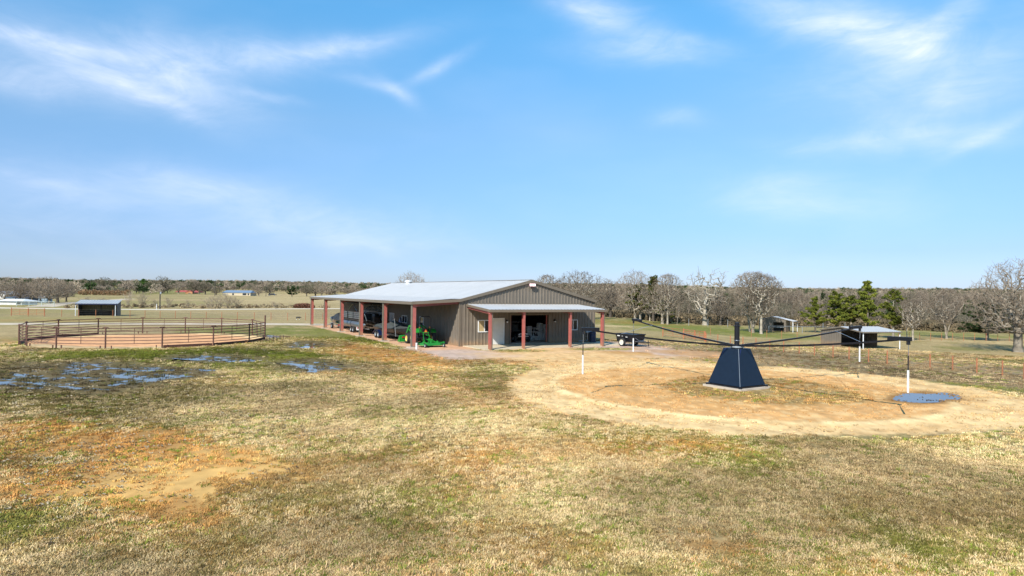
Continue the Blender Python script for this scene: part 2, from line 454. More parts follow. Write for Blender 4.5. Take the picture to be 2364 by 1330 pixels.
def paint(X, Y):
    """base colour, grass cover (0-1) and zone id of points of the ground"""
    U, V = proj_np(X, Y, 0 * X); fr = (Y > 5)
    r = np.hypot(X, Y)
    n1 = fbm(X, Y, .11, 1, 4); n2 = fbm(X, Y, .45, 2, 4); n3 = fbm(X, Y, 1.7, 7, 3); n4 = fbm(X, Y, .03, 9, 3)
    S = X.shape + (1,)
    col = np.ones(X.shape + (3,)) * DRY; g = np.ones(X.shape)

    def mixin(c, m, gc=None):
        nonlocal col, g
        m = np.clip(m, 0, 1); col = col * (1 - m[..., None]) + np.asarray(c) * m[..., None]
        if gc is not None: g = g * (1 - m) + gc * m
    nz = (n2 - .5) * 1.6 + (n3 - .5) * .9
    mixin(STRAW, sst(.50, .66, n1 + (n3 - .5) * .35) * .8)
    mixin(OLIVE, sst(.50, .62, n2 * .6 + fbm(X, Y, .16, 21, 3) * .5 + (n3 - .5) * .3 - .03) * .72)
    mixin(GREENG, sst(.62, .72, fbm(X, Y, .35, 23, 4) + (n3 - .5) * .2) * .65)
    mixin(SOIL * .85, sst(.64, .74, fbm(X, Y, .33, 24, 4) + (n3 - .5) * .3) * .6, .45)

    def E(cx, cy, rx, ry, ang=0, soft=.45, amp=1.):
        return sst(1 + soft, 1 - soft, ell(U, V, cx, cy, rx, ry, ang) + nz * amp) * fr
    # far pastures
    far = sst(790, 770, V) * fr
    mixin(FIELD * (0.92 + .2 * n4[..., None]), far * .9)
    mixin(GREEN, far * sst(.5, .62, fbm(X, Y, .02, 61, 4)) * .35)
    back = ((Y <= 5) * 1.); mixin(DRY, back * .6)
    # left field tones
    mixin(PADD * 1.1, E(350, 727, 420, 6) * .35)
    mixin(SOIL, E(150, 740, 160, 3.5, 0, .6) * .3, .7); mixin(GREEN, E(300, 676, 190, 4) * .7)
    mixin(GREEN * .95, E(560, 764, 130, 9) * .75); mixin(GREEN, E(760, 775, 130, 14, 6) * .8)
    mixin(STRAW, E(700, 690, 200, 10) * .5)
    # pasture to the right of the barn
    mixin(GREEN, E(1560, 757, 230, 16, 4) * .9); mixin(GREEN, E(1800, 775, 160, 9, 4) * .7); mixin(STRAW * .95, E(1420, 753, 90, 2.2, 2) * .9)
    mixin(SOIL * .8, E(1480, 746, 120, 3, 2) * .35); mixin(STRAW, E(1690, 778, 130, 2.5, 3) * .6); mixin(GREEN, E(2150, 772, 190, 6, 2) * .7)
    mixin(FIELD * 1.12, E(2150, 803, 260, 20, 2) * .8); mixin(STRAW, E(2060, 812, 110, 3.5, 3) * .8); mixin(GREEN * .9, E(2230, 806, 60, 4, 4) * .6)
    mixin(FIELD, E(1800, 800, 330, 12, 6) * .8)
    # paddock strip between fence and track, with darker tracks
    pad = sst(-9, 6, V - (783 + (U - 1400) * .066)) * sst(9, -5, V - (815 + (U - 1400) * .096)) * sst(1390, 1430, U) * fr
    mixin(PADD, pad * .85, .30); mixin(PADD * .62, pad * sst(.5, .6, fbm(X * .25, Y * 1.6, .5, 71, 3)) * .7)
    mixin(PADD * .62, E(2180, 868, 260, 9, 5.5, .5, .6) * .8, .6)
    mixin(GREEN * .85, sst(7, 1, abs(V - (826 + (U - 1500) * .09)) + nz * 3) * (U > 1640) * fr * .8)
    # green and brown ground round the puddles
    mixin(OLIVE * 1.0, E(230, 905, 420, 62, 0, .5) * .85); mixin(MUD, E(200, 868, 260, 40, -3, .5) * .75, .5); mixin(GREENG, E(560, 822, 300, 22, 0, .5) * .85)
    mixin(GREENG * 1.05, E(640, 840, 130, 26, 0, .6) * .6)
    mixin(GREENG, E(280, 820, 300, 9, 0, .6) * .8); mixin(GREENG, E(860, 785, 70, 12, 12, .5) * .7); mixin(MUD, E(800, 850, 70, 12, 0, .5, .6) * .8, .3)
    mixin(MUD, E(50, 950, 160, 40, 0) * .3)
    mixin(STRAW, E(760, 925, 330, 60, -2, .6) * .8); mixin(STRAW, E(960, 985, 260, 40, 0, .6) * .6); mixin(STRAW, E(620, 1010, 260, 40, -6, .6) * .35)
    # bare red earth
    mixin(SOIL, E(900, 822, 160, 16, 6, .6) * .85, .15); mixin(SOIL * .8, E(870, 808, 110, 9, 10, .6) * .8, .15); mixin(SOILY, E(990, 850, 110, 20, 10, .7) * .5, .4)
    mixin(SOIL, E(1040, 900, 120, 22, 10, .7) * .5, .35); mixin(SOIL * .9, E(760, 858, 60, 8, 0) * .4)
    mixin(SOILY, E(420, 1065, 250, 44, 3, .6, 1.2) * 1.15, .03); mixin(SOIL, E(230, 1030, 260, 44, 2, .6, 1.2) * .95, .22); mixin(SOILY, E(300, 1135, 300, 38, 2, .6, 1.2) * 1.15, .03)
    mixin(SOIL, E(420, 1185, 250, 28, 3, .6, 1.2) * .85, .2); mixin(SOIL, E(90, 1110, 200, 60, 0, .6, 1.2) * .7, .3); mixin(SOIL, E(130, 985, 120, 12, 0) * .5, .4)
    mixin(SOIL, E(1580, 1025, 70, 7, 4, .5) * .8, .2); mixin(SOIL, E(1680, 1262, 90, 16, 3) * .8, .2); mixin(SOIL, E(2200, 1012, 80, 7, 3) * .6, .3)
    mixin(SOIL * .9, E(700, 1180, 120, 12, 4) * .45, .4); mixin(SOIL * .8, E(120, 1250, 160, 24, 2) * .45, .4)
    mixin(SOIL * .9, E(500, 1270, 330, 30, 2, .6, 1.3) * .6, .45); mixin(SOIL * .9, E(1150, 1250, 300, 30, 2, .6, 1.3) * .5, .45); mixin(SOIL, E(1040, 1060, 260, 30, 2, .6, 1.5) * .45, .5); mixin(OLIVE * .8, E(300, 1285, 420, 40, 0, .6) * .5); mixin(OLIVE * .8, E(1000, 1195, 300, 22, 2, .6, 1.4) * .7); mixin(OLIVE * .8, E(2000, 1150, 320, 26, 2, .6, 1.4) * .3); mixin(GREENG, E(690, 1165, 90, 14, 2) * .7); mixin(GREENG, E(1380, 956, 40, 7, 0, .4, .7) * .8); mixin(GREENG, E(1545, 992, 60, 12, 2) * .7)
    mixin(GREENG * .7, E(1820, 1085, 60, 11, 3, .4, .6) * .9); mixin(SOILY, E(1822, 1087, 16, 4, 4, .4, .5) * .9, .1); mixin(STRAW, E(1620, 1180, 260, 45, 4, .6) * .75); mixin(STRAW, E(1400, 1080, 240, 30, 3, .6) * .6)
    mixin(STRAW, E(1880, 1250, 150, 26, 6, .6) * .7); mixin(STRAW * .95, E(1200, 1180, 200, 40, 3, .6) * .55); mixin(GREENG * .9, E(2300, 1260, 150, 40, 0) * .5)
    mixin(STRAW * .9, E(2100, 1080, 300, 50, 2, .7) * .6)
    # gravel yard and sandy apron in front of the barn
    zone = np.zeros(X.shape, int)
    lx = (X - BX) * sA[0] + (Y - BY) * sA[1]; ly = (X - BX) * tA[0] + (Y - BY) * tA[1]
    wn_ = nz * 1.1
    yard = np.minimum(np.minimum(sst(-5.3, -4.2, lx + wn_ * .7), sst(16.5, 14, lx + wn_)), np.minimum(sst(.9, -.1, ly + wn_ * .1), sst(-13.2, -10.8, ly + wn_ + (lx - 5) * .32)))
    lean = np.minimum(np.minimum(sst(-4.15, -3.95, lx), sst(.5, .3, lx)), np.minimum(sst(-3, -2, ly), sst(36.2, 35, ly)))
    yard = np.maximum(yard, lean) * (lx < 30)
    mixin(GRAVEL * (0.9 + .2 * n2[..., None]), yard, 0.); mixin(SAND, E(1330, 822, 190, 12, 2, .6, .6) * .8 * yard, 0)
    mixin(SAND, E(1250, 808, 150, 6, 1, .5, .5) * .8, 0); mixin(PENSAND, lean * .55, 0)
    mixin(SOIL * 1.05, E(1365, 827, 45, 5.5, 3, .5, .7) * .95, 0); mixin(SOIL * 1.0, E(1455, 816, 65, 4.5, 3, .5, .7) * .95, 0); mixin(SOIL, E(1590, 815, 110, 7, 4, .6, .8) * .7, .1)
    mixin(GREEN * 1.1, np.maximum(E(1130, 806.5, 35, 3, 2, .5, .6), np.maximum(E(1195, 810, 60, 3.2, 0, .5, .7), E(1380, 806, 60, 3, 0, .5, .7))) * .8, .9)
    zone[yard > .5] = 1
    # round pen floor
    rp = np.hypot(X - PX_, Y - PY_); pm = sst(PR + .15, PR - .25, rp + nz * .3)
    mixin(PENSAND * (.93 + .14 * n2[..., None]), pm, 0.)
    mixin(SANDP, pm * sst(6.6, 7.8, rp) * ((Y > PY_ + 2) | (Y < PY_ - 5.5)) * .7)
    mixin(OLIVE, pm * sst(.55, .62, n2) * sst(6.6, 8.4, rp) * (X < PX_ - 2) * (Y > PY_) * .8, .5)
    zone[pm > .5] = 2
    # horse walker circle: pale worn ring, warm inside, old grass round the base
    q = np.hypot(X - WX, Y - WY); qa = np.arctan2(Y - WY, X - WX)
    R1 = 10.6 + .45 * np.sin(qa * 2 + .4) + .3 * np.sin(qa * 3 + 2) + nz * .5 + 1.6 * np.exp(-((qa + .55) / .5) ** 2) + 1.0 * np.exp(-((qa - 2.2) / .8) ** 2)
    ring = sst(.4, -.4, q - R1 + (fbm(X, Y, 2.7, 85, 3) - .5) * .9) * fr
    apron = sst(1, 0, np.abs(ell(U, V, 1530, 828, 330, 22, 5) + nz * .4)) * 0
    apron = E(1400, 838, 250, 20, 3, .35, .5) * .95
    ring2 = np.maximum(ring, apron)
    mixin(SAND * (.92 + .16 * n2[..., None]), ring2, 0.)
    inner = ring * sst(8.9, 7.9, q + nz * .35)
    mixin(SAND * np.array((.95, .82, .68)), inner * .85); mixin(SANDP * 1.03, ring * np.exp(-((q - 8.45 + nz * .16) / .27) ** 2) * .95)
    mixin(SANDP, ring * sst(8.7, 9.1, q) * .42); mixin(SOIL * 1.1, inner * np.exp(-((q - 5.4 + nz * .9) / .85) ** 2) * .62)
    cg = sst(4.9, 3.9, q + nz * .9 + .9 * np.cos(qa - 2.6)) * fr; mixin(np.array((.22, .16, .055)), cg * .85, .45); mixin(DRY * .8, cg * sst(.52, .6, n3) * .5); mixin(SOIL, cg * sst(.52, .62, n2) * .5, .1)
    mixin(SOIL, E(2130, 918, 118, 17, 3, .4, .5) * .75, 0)
    mixin(MUD, E(2128, 916, 70, 6, 3, .4) * .3, 0)
    streak = fbm(qa * 3, q, 1.8, 81, 3)
    mixin(SOIL * 1.15, ring2 * sst(.52, .68, streak) * .32)
    hoof = fbm(X, Y, 3.2, 83, 4); mixin(SAND * .62, ring2 * sst(.56, .66, hoof) * .45); mixin(SANDP, ring2 * sst(.44, .36, hoof) * .35)
    zone[(ring2 > .5) & (cg < .5)] = 3
    # a damp dark rim round open water
    d = pudfield(U, V, X, Y, PUD, .8); mixin(MUD * .8, sst(1.35, .95, d) * fr * .8 * (rp > PR), .35)
    nearg = sst(75, 45, r) * fr * np.clip(g, 0, 1) * (zone == 0) * UNDER
    mixin(np.array((.21, .155, .06)), nearg * .62)
    d2 = pudfield(U, V, X, Y, PUDR, .6); mixin(SOIL * .5, sst(1.5, 1.05, d2) * fr * .85, 0)
    # fine mottling
    k = (1 + (n3 - .5) * .35 + (fbm(X, Y, 5, 12, 2) - .5) * .35 * sst(120, 30, r))[..., None]
    return np.clip(col * k * .84, .01, .9), np.clip(g, 0, 1), zone


def ground_material():
    m = bpy.data.materials.new('ground'); m.use_nodes = True; nt = m.node_tree; b = nt.nodes['Principled BSDF']; L = nt.links
    b.inputs['Roughness'].default_value = .95; b.inputs['Specular IOR Level'].default_value = .15
    at = nt.nodes.new('ShaderNodeAttribute'); at.attribute_name = 'tone'
    ga = nt.nodes.new('ShaderNodeAttribute'); ga.attribute_name = 'cover'
    geo = nt.nodes.new('ShaderNodeNewGeometry')

    def noise(sc, det, rgh=.6, vec=None):
        n = nt.nodes.new('ShaderNodeTexNoise'); n.inputs['Scale'].default_value = sc; n.inputs['Detail'].default_value = det; n.inputs['Roughness'].default_value = rgh
        L.new(vec or geo.outputs['Position'], n.inputs['Vector']); return n.outputs[0]

    def mr(v, a, b_, c, d):
        n = nt.nodes.new('ShaderNodeMapRange'); n.inputs[1].default_value = a; n.inputs[2].default_value = b_; n.inputs[3].default_value = c; n.inputs[4].default_value = d; L.new(v, n.inputs[0]); return n.outputs[0]

    def mul(a, b_):
        n = nt.nodes.new('ShaderNodeMath'); n.operation = 'MULTIPLY'; L.new(a, n.inputs[0]); L.new(b_, n.inputs[1]); return n.outputs[0]
    fine = noise(14, 6, .75); mid = noise(2.6, 5, .7); tiny = noise(60, 3, .7)
    f1 = mul(mr(fine, .3, .7, .52, 1.5), mr(mid, .3, .7, .82, 1.18))
    f2 = mul(mr(tiny, .3, .7, .86, 1.14), mr(mid, .3, .7, .93, 1.07))
    mx = nt.nodes.new('ShaderNodeMix'); mx.data_type = 'FLOAT'; L.new(ga.outputs['Fac'], mx.inputs[0]); L.new(f2, mx.inputs[2]); L.new(f1, mx.inputs[3])
    def cmix(fac, a, b_):
        n = nt.nodes.new('ShaderNodeMix'); n.data_type = 'RGBA'; L.new(fac, n.inputs[0]); L.new(a, n.inputs[6])
        n.inputs[7].default_value = b_; return n.outputs[2]
    sp = nt.nodes.new('ShaderNodeMapping'); sp.inputs['Location'].default_value = (31, 17, 0); L.new(geo.outputs['Position'], sp.inputs[0])
    n_s = noise(5.5, 5, .7, sp.outputs[0]); sp2 = nt.nodes.new('ShaderNodeMapping'); sp2.inputs['Location'].default_value = (-13, 57, 0); L.new(geo.outputs['Position'], sp2.inputs[0]); n_g = noise(7.5, 4, .7, sp2.outputs[0])
    c_ = cmix(mul(mr(n_s, .53, .62, 0, .55), ga.outputs['Fac']), at.outputs['Color'], (.30, .145, .04, 1))
    c_ = cmix(mul(mr(n_g, .55, .63, 0, .6), ga.outputs['Fac']), c_, (.055, .065, .014, 1))
    vm = nt.nodes.new('ShaderNodeVectorMath'); vm.operation = 'SCALE'; L.new(c_, vm.inputs[0]); L.new(mx.outputs[0], vm.inputs['Scale'])
    L.new(vm.outputs[0], b.inputs['Base Color'])
    bp = nt.nodes.new('ShaderNodeBump'); bp.inputs['Distance'].default_value = .04
    L.new(mr(ga.outputs['Fac'], 0, 1, .25, .8), bp.inputs['Strength']); L.new(fine, bp.inputs['Height']); L.new(bp.outputs[0], b.inputs['Normal'])
    return m


GM = ground_material()
rows = [6.0]
while rows[-1] < 3500: rows.append(rows[-1] * (1.0105 if rows[-1] < 62 else 1.02))
RR = np.array([0.01, 2, 4] + rows)
AA = np.radians(np.concatenate([np.linspace(-45, 45, 480), np.linspace(45, 315, 60)[1:-1]]))
nr, na = len(RR), len(AA)
X = RR[:, None] * np.sin(AA)[None]; Y = RR[:, None] * np.cos(AA)[None]
Z = ground_height(X, Y)
colr, cover, zone = paint(X, Y)
idx = np.arange(nr * na).reshape(nr, na); nxt = np.roll(idx, -1, 1)
faces = np.stack([idx[:-1], nxt[:-1], nxt[1:], idx[1:]], -1).reshape(-1, 4)[:, ::-1]
fz = zone[:-1].reshape(-1)
VV = np.stack([X, Y, Z], -1).reshape(-1, 3); CC = np.concatenate([colr, np.ones(colr.shape[:2] + (1,))], -1).reshape(-1, 4); GG = cover.reshape(-1)
for zi, nm in enumerate(('ground', 'gravel_yard', 'pen_floor', 'dirt_track')):
    F = faces[fz == zi]; used = np.unique(F); remap = np.zeros(nr * na, int); remap[used] = np.arange(len(used)); F = remap[F]
    me = bpy.data.meshes.new(nm); me.vertices.add(len(used)); me.vertices.foreach_set('co', VV[used].ravel())
    me.loops.add(F.size); me.loops.foreach_set('vertex_index', F.ravel().astype(np.int32))
    me.polygons.add(len(F)); me.polygons.foreach_set('loop_start', np.arange(0, F.size, 4, dtype=np.int32)); me.polygons.foreach_set('loop_total', np.full(len(F), 4, np.int32))
    me.update(calc_edges=True); me.polygons.foreach_set('use_smooth', [True] * len(F))
    ca = me.color_attributes.new('tone', 'FLOAT_COLOR', 'POINT'); ca.data.foreach_set('color', CC[used].astype(np.float32).ravel())
    ga = me.attributes.new('cover', 'FLOAT', 'POINT'); ga.data.foreach_set('value', GG[used].astype(np.float32))
    me.materials.append(GM)
    o = bpy.data.objects.new(nm, me); COL.objects.link(o); tag(o, kind='structure')


def GZ(x, y): return float(ground_height(np.array([float(x)]), np.array([float(y)]))[0])


# water lying in the dips
wm = bpy.data.materials.new('puddle_water'); wm.use_nodes = True
b = wm.node_tree.nodes['Principled BSDF']; b.inputs['Base Color'].default_value = (.03, .035, .03, 1); b.inputs['Roughness'].default_value = .04; b.inputs['IOR'].default_value = 1.333; b.inputs['Specular IOR Level'].default_value = 1.0
nz_ = wm.node_tree.nodes.new('ShaderNodeTexNoise'); nz_.inputs['Scale'].default_value = 2.5; tc_ = wm.node_tree.nodes.new('ShaderNodeTexCoord'); wm.node_tree.links.new(tc_.outputs['Object'], nz_.inputs[0])
bp_ = wm.node_tree.nodes.new('ShaderNodeBump'); bp_.inputs['Strength'].default_value = .03; wm.node_tree.links.new(nz_.outputs[0], bp_.inputs['Height']); wm.node_tree.links.new(bp_.outputs[0], b.inputs['Normal'])
wm2 = wm.copy(); wm2.node_tree.nodes['Principled BSDF'].inputs['Base Color'].default_value = (.075, .06, .055, 1); wm2.node_tree.nodes['Principled BSDF'].inputs['Specular IOR Level'].default_value = .5; wm2.node_tree.nodes['Principled BSDF'].inputs['IOR'].default_value = 1.28; wm2.node_tree.nodes['Principled BSDF'].inputs['Roughness'].default_value = .1


def puddle(cx, cy, rx, ry, z, m, name='puddle'):
    pts = [G(cx + rx * math.cos(a), cy + ry * math.sin(a), z) for a in [i * math.pi / 24 for i in range(48)]]
    MB().poly(pts).build(name, m); tag(bpy.context.scene.objects[-1] if False else COL.objects[-1], kind='structure')


puddle(250, 864, 330, 40, -.030, wm); puddle(485, 829, 190, 17, -.030, wm); puddle(712, 846, 120, 20, -.030, wm); puddle(705, 797, 74, 15, -.030, wm); puddle(628, 777, 30, 5, -.030, wm)
puddle(2128, 917, 92, 13, -.026, wm2)

# roads beyond the pen: pale caliche strips with a raised crown


def road(name, px, width, m, lift=.05):
    P = [G(*p) for p in px]; mb = MB(); rows = []
    Q = []
    for i in range(len(P) - 1):
        for k in range(12): Q.append(P[i].lerp(P[i + 1], k / 12))
    Q.append(P[-1])
    rnd = random.Random(5)
    for i, p in enumerate(Q):
        d = (Q[min(i + 1, len(Q) - 1)] - Q[max(i - 1, 0)]).normalized(); n = Vector((-d.y, d.x, 0)); w = width * (.5 + rnd.uniform(-.04, .04))
        rows.append([p - n * w + Vector((0, 0, .012 + GZ(p.x, p.y))), p - n * w * .4 + Vector((0, 0, lift + GZ(p.x, p.y))), p + n * w * .4 + Vector((0, 0, lift + GZ(p.x, p.y))), p + n * w + Vector((0, 0, .012 + GZ(p.x, p.y)))])
    for i in range(len(rows) - 1):
        for k in range(3): mb.quad(rows[i][k], rows[i][k + 1], rows[i + 1][k + 1], rows[i + 1][k])
    o = mb.build(name, m); tag(o, kind='structure'); return o


cal = mat('pale_caliche', (.70, .60, .46), .9, 0, .12, .5, coords='Object')
cal2 = mat('worn_caliche', (.55, .44, .31), .9, 0, .2, .4, coords='Object')
road('driveway', [(-160, 749), (0, 748), (200, 747.5), (420, 747.5), (640, 748.5), (760, 750)], 4.6, cal2)
road('far_road', [(-160, 708), (0, 711), (200, 714), (420, 715), (700, 713), (1000, 712), (1180, 712)], 5.2, cal)
road('farm_lane', [(90, 709), (130, 703), (170, 699), (300, 690)], 5.0, cal2)

# ------------------------------------------------------------------ the barn
W, LEN, LW, BAY = 13.02, 34.5, 3.845, 6.897
HE, HRD = 3.70, 5.33                    # roof height at the walls and at the ridge
barn = empty('barn', (BX, BY, 0), YAW, 'long brown sheet-metal barn with a pale ribbed roof, side lean-to and front porch', 'barn')
gab = lambda x: HE - .1 + (HRD - HE) * (1 - abs(x - W / 2) / (W / 2))
OP = [(4.57, 8.22, 0, 2.42), (1.62, 2.74, 1.09, 2.04), (2.9, 3.95, 0, 2.13), (10.26, 11.19, 1.11, 2.0)]
MB().ribs((0, 0, 0), (1, 0, 0), (0, 0, 1), (0, -1, 0), W, 0, openings=OP, vtop=gab).build('front_wall', slate, barn)
SOP = [(LEN - 16.63, LEN - 15.2, 1.2, 2.1), (LEN - 12.95, LEN - 11.55, 1.27, 1.97), (LEN - 8.35, LEN - 7.45, 1.2, 2.02)]
MB().ribs((0, LEN, 0), (0, -1, 0), (0, 0, 1), (-1, 0, 0), LEN, HE - .05, openings=SOP).build('side_wall', slate, barn)
MB().ribs((W, 0, 0), (0, 1, 0), (0, 0, 1), (1, 0, 0), LEN, HE - .05).build('side_wall', slate, barn)
MB().ribs((W, LEN, 0), (-1, 0, 0), (0, 0, 1), (0, 1, 0), W, 0, vtop=gab).build('rear_wall', slate, barn)
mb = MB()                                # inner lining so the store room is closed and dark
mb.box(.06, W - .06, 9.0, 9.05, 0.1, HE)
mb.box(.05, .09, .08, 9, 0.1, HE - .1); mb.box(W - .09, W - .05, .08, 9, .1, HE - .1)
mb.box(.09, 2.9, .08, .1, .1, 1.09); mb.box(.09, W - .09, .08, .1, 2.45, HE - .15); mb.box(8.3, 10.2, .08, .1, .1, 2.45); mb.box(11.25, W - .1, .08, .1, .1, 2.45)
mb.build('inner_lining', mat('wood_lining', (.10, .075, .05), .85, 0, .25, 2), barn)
MB().box(.02, W - .02, .02, LEN - .02, -.05, .10).build('floor_slab', concrete, barn)
sl = Vector((W / 2, 0, HRD - HE)).normalized(); SLL = math.hypot(W / 2 + .06, HRD - HE + .015)
nl = Vector((-sl.z, 0, sl.x))
rl = MB(); rl.ribs((-.06, -.12, HE - .015), (0, 1, 0), sl, nl, LEN + .24, SLL, .305, .022)
rl.build('roof_slope', galv, barn)
sr = Vector((-sl.x, 0, sl.z)); nr_ = Vector((sl.z, 0, sl.x))
MB().ribs((W + .06, -.12, HE - .015), (0, 1, 0), sr, nr_, LEN + .24, SLL, .305, .022).build('roof_slope', galv, barn)
mb = MB(); mb.box(-.02, W / 2, -.1, LEN + .1, 0, .001) if False else None
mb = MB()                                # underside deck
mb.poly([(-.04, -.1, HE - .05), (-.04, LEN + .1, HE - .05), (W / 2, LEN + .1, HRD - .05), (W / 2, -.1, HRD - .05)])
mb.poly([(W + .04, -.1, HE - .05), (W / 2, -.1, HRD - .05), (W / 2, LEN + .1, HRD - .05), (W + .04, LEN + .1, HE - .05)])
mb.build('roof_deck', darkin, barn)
MB().bar((W / 2, -.13, HRD + .035), (W / 2, LEN + .13, HRD + .035), .34, .02).build('ridge_cap', galv, barn)
mb = MB(); ll = Vector((LW + .1, 0, .3)).normalized()
ZE = 3.47
mb.ribs((-LW - .12, -.12, ZE), (0, 1, 0), ll, Vector((-ll.z, 0, ll.x)), LEN + .24, LW + .08, .305, .022)
mb.build('lean_to_roof', galv, barn)
MB().poly([(-LW - .08, -.1, ZE - .04), (-LW - .08, LEN + .1, ZE - .04), (-.02, LEN + .1, HE - .1), (-.02, -.1, HE - .1)]).build('lean_to_deck', darkin, barn)  # underside near-black: the shade below the lean-to is put into its colour
# trims
mb = MB()
mb.bar((-LW - .14, -.155, ZE - .09), (-.0, -.155, HE - .105), .05, .23); mb.build('rake_trim', slatetrim, barn)
mb = MB(); mb.bar((-.02, -.156, HE - .105), (W / 2, -.156, HRD - .09), .05, .23); mb.build('rake_trim', slatetrim, barn)
mb = MB(); mb.bar((W / 2, -.158, HRD - .09), (W + .1, -.158, HE - .12), .05, .23); mb.build('rake_trim', slatetrim, barn)
mb = MB(); mb.bar((-LW - .15, -.14, ZE - .1), (-LW - .15, LEN + .15, ZE - .1), .06, .22); mb.build('eave_gutter', slatetrim, barn)
mb = MB(); mb.bar((W + .1, -.14, HE - .12), (W + .1, LEN + .15, HE - .12), .06, .2); mb.build('eave_gutter', slatetrim, barn)
mb = MB(); mb.box(-.045, .05, -.05, .03, 0, HE - .1); mb.build('corner_trim', slatetrim, barn)
mb = MB(); mb.box(W - .05, W + .045, -.05, .03, 0, HE - .15); mb.build('corner_trim', slatetrim, barn)


def ibeam(mb, x, y, z0, z1, ax='y', w=.2, d=.26):
    # flanges face +-ax direction
    if ax == 'y':
        mb.box(x - w / 2, x + w / 2, y - d / 2, y - d / 2 + .02, z0, z1); mb.box(x - w / 2, x + w / 2, y + d / 2 - .02, y + d / 2, z0, z1); mb.box(x - .012, x + .012, y - d / 2 + .02, y + d / 2 - .02, z0, z1)
    else:
        mb.box(x - d / 2, x - d / 2 + .02, y - w / 2, y + w / 2, z0, z1); mb.box(x + d / 2 - .02, x + d / 2, y - w / 2, y + w / 2, z0, z1); mb.box(x - d / 2 + .02, x + d / 2 - .02, y - .012, y + .012, z0, z1)
    return mb


for i in range(6):                      # lean-to columns: red steel behind a brown channel, each on its own pad
    y = i * BAY + (.12 if i == 0 else -.12 if i == 5 else 0)
    mb = MB(); mb.box(-LW - .02, -LW + .26, y - .1, y - .08, .12, 3.1); mb.box(-LW - .02, -LW + .26, y + .08, y + .1, .12, 3.1); mb.box(-LW + .1, -LW + .125, y - .08, y + .08, .12, 3.1)
    mb.hull8([(-LW, y - .11, 3.02), (-LW + .42, y - .11, 3.12), (-LW + .42, y + .11, 3.12), (-LW, y + .11, 3.02), (-LW, y - .11, 3.30), (-LW + .42, y - .11, 3.31), (-LW + .42, y + .11, 3.31), (-LW, y + .11, 3.30)])
    post = mb.build('post', redsteel, barn)
    MB().box(-LW - .09, -LW - .022, y - .11, y + .11, .1, 3.32).build('post_cover', slatetrim, post)
    MB().box(-LW - .32, -LW + .42, y - .36, y + .36, -.05, .07).build('footing', concrete, post)
    mb = MB(); a, b_ = Vector((-LW + .4, y, 3.2)), Vector((-.06, y, 3.44))
    mb.bar(a, b_, .02, .2); mb.bar(a + Vector((0, 0, .1)), b_ + Vector((0, 0, .1)), .18, .02); mb.bar(a - Vector((0, 0, .1)), b_ - Vector((0, 0, .1)), .18, .02)
    mb.build('rafter', redsteel, barn)
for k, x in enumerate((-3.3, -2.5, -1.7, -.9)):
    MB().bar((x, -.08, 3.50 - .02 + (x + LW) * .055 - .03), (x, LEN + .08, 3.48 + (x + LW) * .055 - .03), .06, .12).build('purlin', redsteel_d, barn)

# porch
PS = [.62, 3.60, 7.86, 11.0]; D = 3.785; PX0, PX1 = .62, 11.28
pv = Vector((0, D + .2, 3.30 - 2.98)).normalized()
MB().ribs((PX0, -D - .2, 2.99), (1, 0, 0), pv, Vector((0, -pv.z, pv.y)), PX1 - PX0, math.hypot(D + .2, .31), .305, .024, phase=.1).build('porch_roof', galv, barn)
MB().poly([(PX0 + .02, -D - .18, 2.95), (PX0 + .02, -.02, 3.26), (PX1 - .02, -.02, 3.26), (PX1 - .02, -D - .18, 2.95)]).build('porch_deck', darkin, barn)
MB().bar((PX0 - .05, -D - .24, 2.89), (PX1 + .05, -D - .24, 2.89), .07, .19).build('porch_gutter', slatetrim, barn)
MB().bar((PX0 - .03, -D - .2, 2.90), (PX0 - .03, -.04, 3.22), .05, .18).build('porch_trim', slatetrim, barn)
MB().bar((PX1 + .03, -D - .2, 2.90), (PX1 + .03, -.04, 3.22), .05, .18).build('porch_trim', slatetrim, barn)
MB().box(PX0, PX1, -.075, -.032, 3.28, 3.37).build('porch_flashing', slatetrim, barn)
for i, x in enumerate(PS):
    xx = x + (.12 if i == 0 else 0)
    mb = MB(); ibeam(mb, xx, -D, .0, 2.8, 'y', .17, .22)
    mb.hull8([(xx - .1, -D - .12, 2.62), (xx + .1, -D - .12, 2.62), (xx + .1, -D + .34, 2.78), (xx - .1, -D + .34, 2.78), (xx - .1, -D - .12, 2.86), (xx + .1, -D - .12, 2.86), (xx + .1, -D + .34, 2.92), (xx - .1, -D + .34, 2.92)])
    post = mb.build('porch_post', redsteel, barn)
    if i in (0, 3):
        s = 1 if i == 0 else 1
        MB().box(xx + .102, xx + .16, -D - .14, -D + .14, .0, 2.8).build('post_cover', slatetrim, post)
    mb = MB(); a, b_ = Vector((xx, -D + .3, 2.80)), Vector((xx, -.06, 3.10))
    mb.bar(a, b_, .02, .22); mb.bar(a + Vector((0, 0, .11)), b_ + Vector((0, 0, .11)), .17, .02); mb.bar(a - Vector((0, 0, .11)), b_ - Vector((0, 0, .11)), .17, .02)
    mb.build('porch_rafter', redsteel, barn)
MB().box(.3, 13.9, -D + .02, -.06, -.05, .06).build('porch_slab', mat('sunlit_concrete', (.60, .49, .33), .85, 0, .12, 1.2), barn)
MB().box(.9, 1.5, -D, -D + .1, 0, .01) if False else None


